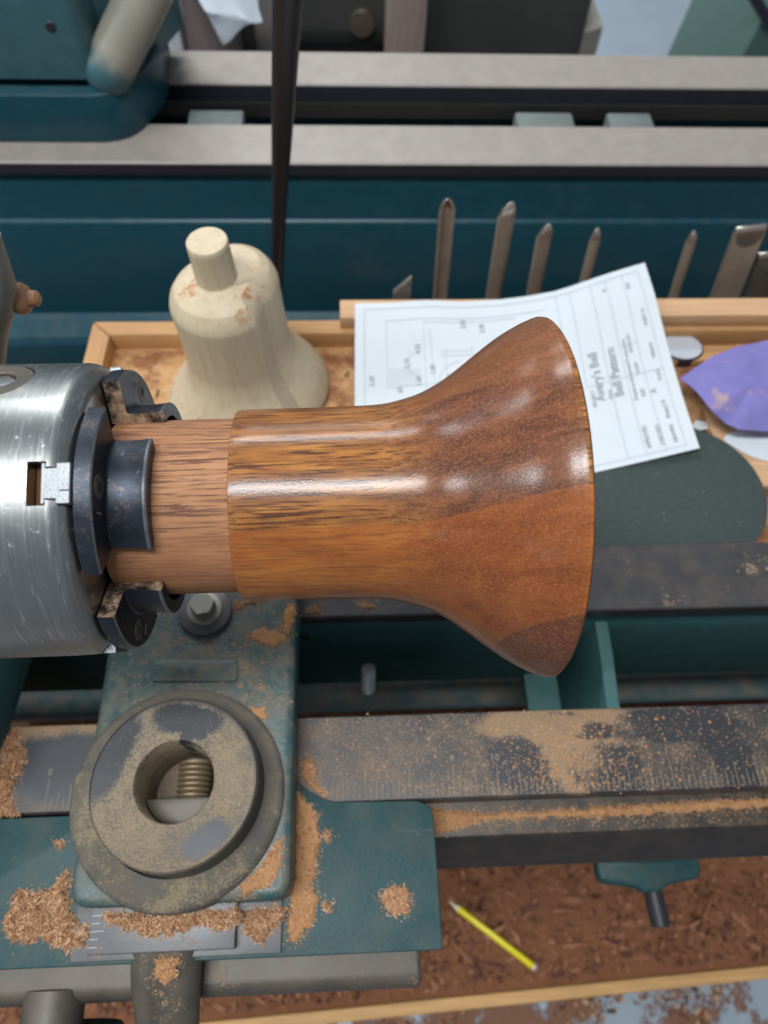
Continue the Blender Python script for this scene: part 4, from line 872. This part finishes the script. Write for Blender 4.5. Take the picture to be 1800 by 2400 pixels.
# ================================================================== SAWDUST LYING ON THE LATHE
S = Soup()
def mound(px, z, h, edge=.004, res=.0008, chips=0, clen=(.002, .006), mi=0, seed=0.):
    P = np.array([tuple(uz(x, y, z))[:2] for x, y in px]); x0, y0 = P.min(0) - .001; x1, y1 = P.max(0) + .001
    X, Y = np.meshgrid(np.arange(x0, x1, res), np.arange(y0, y1, res), indexing='ij')
    J = .0022 * npnoise(X, Y, 260, seed + 2) + .0016 * npnoise(X, Y, 700, seed + 5); K = .0022 * npnoise(X, Y, 260, seed + 12); XX, YY = X + J, Y + K
    ins = np.zeros(X.shape, bool); dm = np.full(X.shape, 9.); n = len(P)
    for i in range(n):
        ax, ay = P[i]; bx_, by_ = P[(i + 1) % n]
        c = ((ay > YY) != (by_ > YY)) & (XX < (bx_ - ax) * (YY - ay) / (by_ - ay + 1e-12) + ax); ins ^= c
        t = np.clip(((XX - ax) * (bx_ - ax) + (YY - ay) * (by_ - ay)) / ((bx_ - ax) ** 2 + (by_ - ay) ** 2 + 1e-12), 0, 1)
        dm = np.minimum(dm, np.hypot(XX - ax - t * (bx_ - ax), YY - ay - t * (by_ - ay)))
    s = np.clip(dm / edge, 0, 1); s = s * s * (3 - 2 * s)
    Hh = z + .0002 + h * s * (.75 + .5 * npnoise(X, Y, 160, seed) + .35 * npnoise(X, Y, 620, seed + 3)) * .9
    Hh = np.where(dm < res * 1.2, z - .0002, Hh)
    S.grid(X, Y, Hh, ins, mi)
    ii = np.argwhere(ins); rim_ = np.argwhere(ins & (dm < edge * .5)); per = len(rim_)
    for k in range(min(2600, int(per * 2.2))):
        i, j = rim_[rnd.randrange(per)]; d_ = abs(rnd.gauss(0, 1)) * .0024; t_ = rnd.uniform(0, 6.3); S.speck(X[i, j] + d_ * math.cos(t_), Y[i, j] + d_ * math.sin(t_), z if d_ > .0015 else max(z, Hh[i, j]), rnd.uniform(.00015, .00055), rnd.choice((4, 4, 1)))
    for k in range(chips):
        i, j = ii[rnd.randrange(len(ii))]; S.chip((X[i, j] + rnd.uniform(-1, 1) * res, Y[i, j] + rnd.uniform(-1, 1) * res, max(Hh[i, j], z) + rnd.uniform(0, .0007)), rnd.uniform(*clen) * rnd.choice((.5, .8, 1, 1.3)), rnd.uniform(.0002, .0008), rnd.uniform(0, 6.3), rnd.uniform(-.5, .6), rnd.uniform(-.5, .5), rnd.choice((1, 1, 2, 2, 3)))
# beside the slab on the wing
mound([(690, 1845), (715, 1870), (745, 1905), (752, 1960), (744, 2030), (738, 2075), (746, 2110), (738, 2160), (705, 2200), (690, 2215), (672, 2205), (676, 2120), (688, 2000)], wz, .0022, .003, chips=350, clen=(.0008, .0024), mi=4, seed=1)
mound([(165, 2030), (160, 2090), (168, 2140), (215, 2165), (218, 2200), (180, 2240), (130, 2215), (95, 2195), (60, 2210), (20, 2195), (5, 2160), (30, 2120), (42, 2085), (110, 2095), (140, 2060)], wz, .0040, .005, chips=3200, clen=(.0012, .0042), seed=2)
mound([(245, 2138), (300, 2140), (420, 2138), (560, 2130), (562, 2165), (520, 2180), (470, 2172), (400, 2190), (340, 2195), (290, 2175), (250, 2160)], wz + .0105, .0026, .003, chips=1900, clen=(.0010, .0032), seed=3)
mound([(565, 2135), (670, 2125), (668, 2160), (640, 2175), (615, 2215), (590, 2200), (570, 2185)], wz + .0022, .0028, .003, chips=800, clen=(.0012, .0036), seed=4)
# on the slab
zs = ZB + .036
mound([(585, 1480), (610, 1468), (640, 1475), (672, 1490), (676, 1505), (640, 1518), (600, 1510), (580, 1498)], zs, .0009, .003, mi=4, seed=5)
mound([(668, 1425), (690, 1410), (694, 1440), (680, 1488), (664, 1485), (660, 1450)], zs, .0010, .003, mi=4, seed=6)
mound([(540, 1415), (580, 1398), (640, 1395), (620, 1412), (580, 1420), (545, 1440)], zs, .0013, .003, chips=90, clen=(.001, .003), seed=7)
mound([(580, 1655), (626, 1655), (628, 1692), (612, 1690), (590, 1672)], zs, .0008, .002, mi=4, seed=8)
mound([(664, 1950), (660, 2040), (628, 2080), (560, 2105), (565, 2070), (620, 2010), (640, 1975)], zs, .0016, .003, mi=4, chips=120, clen=(.001, .0025), seed=9)
for (cx_, cy_, rx_, ry_, z_, ch) in ((928, 2111, 36, 38, wz, 160), (766, 1961, 13, 15, wz, 25), (765, 2128, 14, 16, wz, 25), (140, 1980, 13, 14, wz, 20), (288, 2090, 8, 8, zs, 6), (340, 1405, 10, 8, zs, 6)):
    mound([(cx_ + rx_ * math.cos(t), cy_ + ry_ * math.sin(t)) for t in np.linspace(0, 2 * math.pi, 26, endpoint=False)], z_, .0009, .002, chips=ch, clen=(.0012, .0035), seed=cx_ * .1)
mound([(355, 2245), (420, 2240), (415, 2290), (385, 2310), (362, 2290)], wz + .0068, .0012, .003, mi=4, chips=100, clen=(.001, .0025), seed=31)
# on the ways
mound([(-20, 1760), (5, 1730), (25, 1706), (45, 1720), (60, 1765), (65, 1790), (40, 1815), (28, 1860), (30, 1890), (50, 1911), (-20, 1915)], ZB, .0050, .006, chips=500, clen=(.002, .006), seed=11)
mound([(985, 1885), (1010, 1888), (1080, 1900), (1200, 1904), (1400, 1888), (1600, 1878), (1830, 1864), (1830, 1892), (1600, 1905), (1400, 1918), (1200, 1920), (1120, 1930), (1060, 1950), (1015, 1958), (1000, 1920)], ZB - .0222, .0030, .004, res=.0009, chips=260, clen=(.0008, .0024), mi=4, seed=12)
mound([(700, 1785), (735, 1770), (745, 1800), (740, 1830), (765, 1850), (775, 1872), (740, 1860), (710, 1830)], ZB, .0012, .003, mi=4, chips=120, clen=(.001, .003), seed=13)
mound([(712, 1425), (760, 1412), (745, 1425), (760, 1440), (735, 1442), (715, 1440)], ZB, .0010, .002, chips=40, clen=(.001, .003), seed=14)
mound([(830, 1412), (870, 1410), (880, 1425), (850, 1430)], ZB, .0008, .002, chips=20, clen=(.001, .003), seed=15)
# crumbs strewn over the ways and slab
for k in range(5200):
    if k < 1500: px_ = rnd.gauss(1330, 95); py_ = rnd.uniform(1666, 1862); px_ += (py_ - 1760) * .3; z_ = ZB
    elif k < 3900: px_, py_, z_ = rnd.uniform(690, 1800), rnd.uniform(1650, 1868), ZB
    elif k < 4500: px_, py_, z_ = rnd.uniform(250, 685), rnd.uniform(1430, 1650), zs
    else: px_, py_, z_ = rnd.uniform(1010, 1800), rnd.uniform(1885, 1950), ZB - .0222
    p = uz(px_, py_, z_)
    if z_ == ZB and not (-.0870 < p.y < -.0352): continue
    if z_ < ZB and not (-.107 < p.y < -.089): continue
    S.speck(p.x, p.y, z_, rnd.uniform(.0002, .0007), rnd.choice((4, 4, 1)))
for k in range(520):
    if k < 330: px_, py_, z_ = rnd.gauss(1350, 90) , rnd.uniform(1672, 1850), ZB; px_ += (py_ - 1760) * .25
    elif k < 430: px_, py_, z_ = rnd.uniform(690, 1800), rnd.uniform(1665, 1860), ZB
    else: px_, py_, z_ = rnd.uniform(270, 680), rnd.uniform(1430, 1660), zs
    p = uz(px_, py_, z_); rr = rnd.uniform(.02, 1) ** 2 * .0010 + .00022
    base = len(S.v); nn = 7
    for e in range(nn): t = 2 * math.pi * e / nn; q = rr * rnd.uniform(.6, 1.1); S.v.append((p.x + q * math.cos(t), p.y + q * math.sin(t), z_ + .0001))
    S.v.append((p.x, p.y, z_ + rr * .7))
    for e in range(nn): S.f.append((base + e, base + (e + 1) % nn, base + nn)); S.mi.append(4)
S.obj('sawdust', [M['saw'], M['shav_l'], M['saw'], M['shav'], M['saw_fine']], 'orange-brown sawdust heaps and crumbs on the lathe bed and tool-rest base', 'sawdust')
# shavings in the tray
S = Soup()
for k in range(900):
    x, y = rnd.uniform(-.22, .55), rnd.uniform(.10, .31)
    if mnoise.noise(Vector((x * 14, y * 14, 5))) < -.05: continue
    S.chip((x, y, TZ + rnd.uniform(.0003, .0015)), rnd.uniform(.003, .010), rnd.uniform(.001, .004), rnd.uniform(0, 6.3), rnd.uniform(-.1, .3), rnd.uniform(-.5, .5), rnd.choice((0, 1, 2)))
S.obj('tray_shavings', [M['shav'], M['shav_l'], M['shav_d']], 'brown shavings scattered on the tray floor', 'shavings')
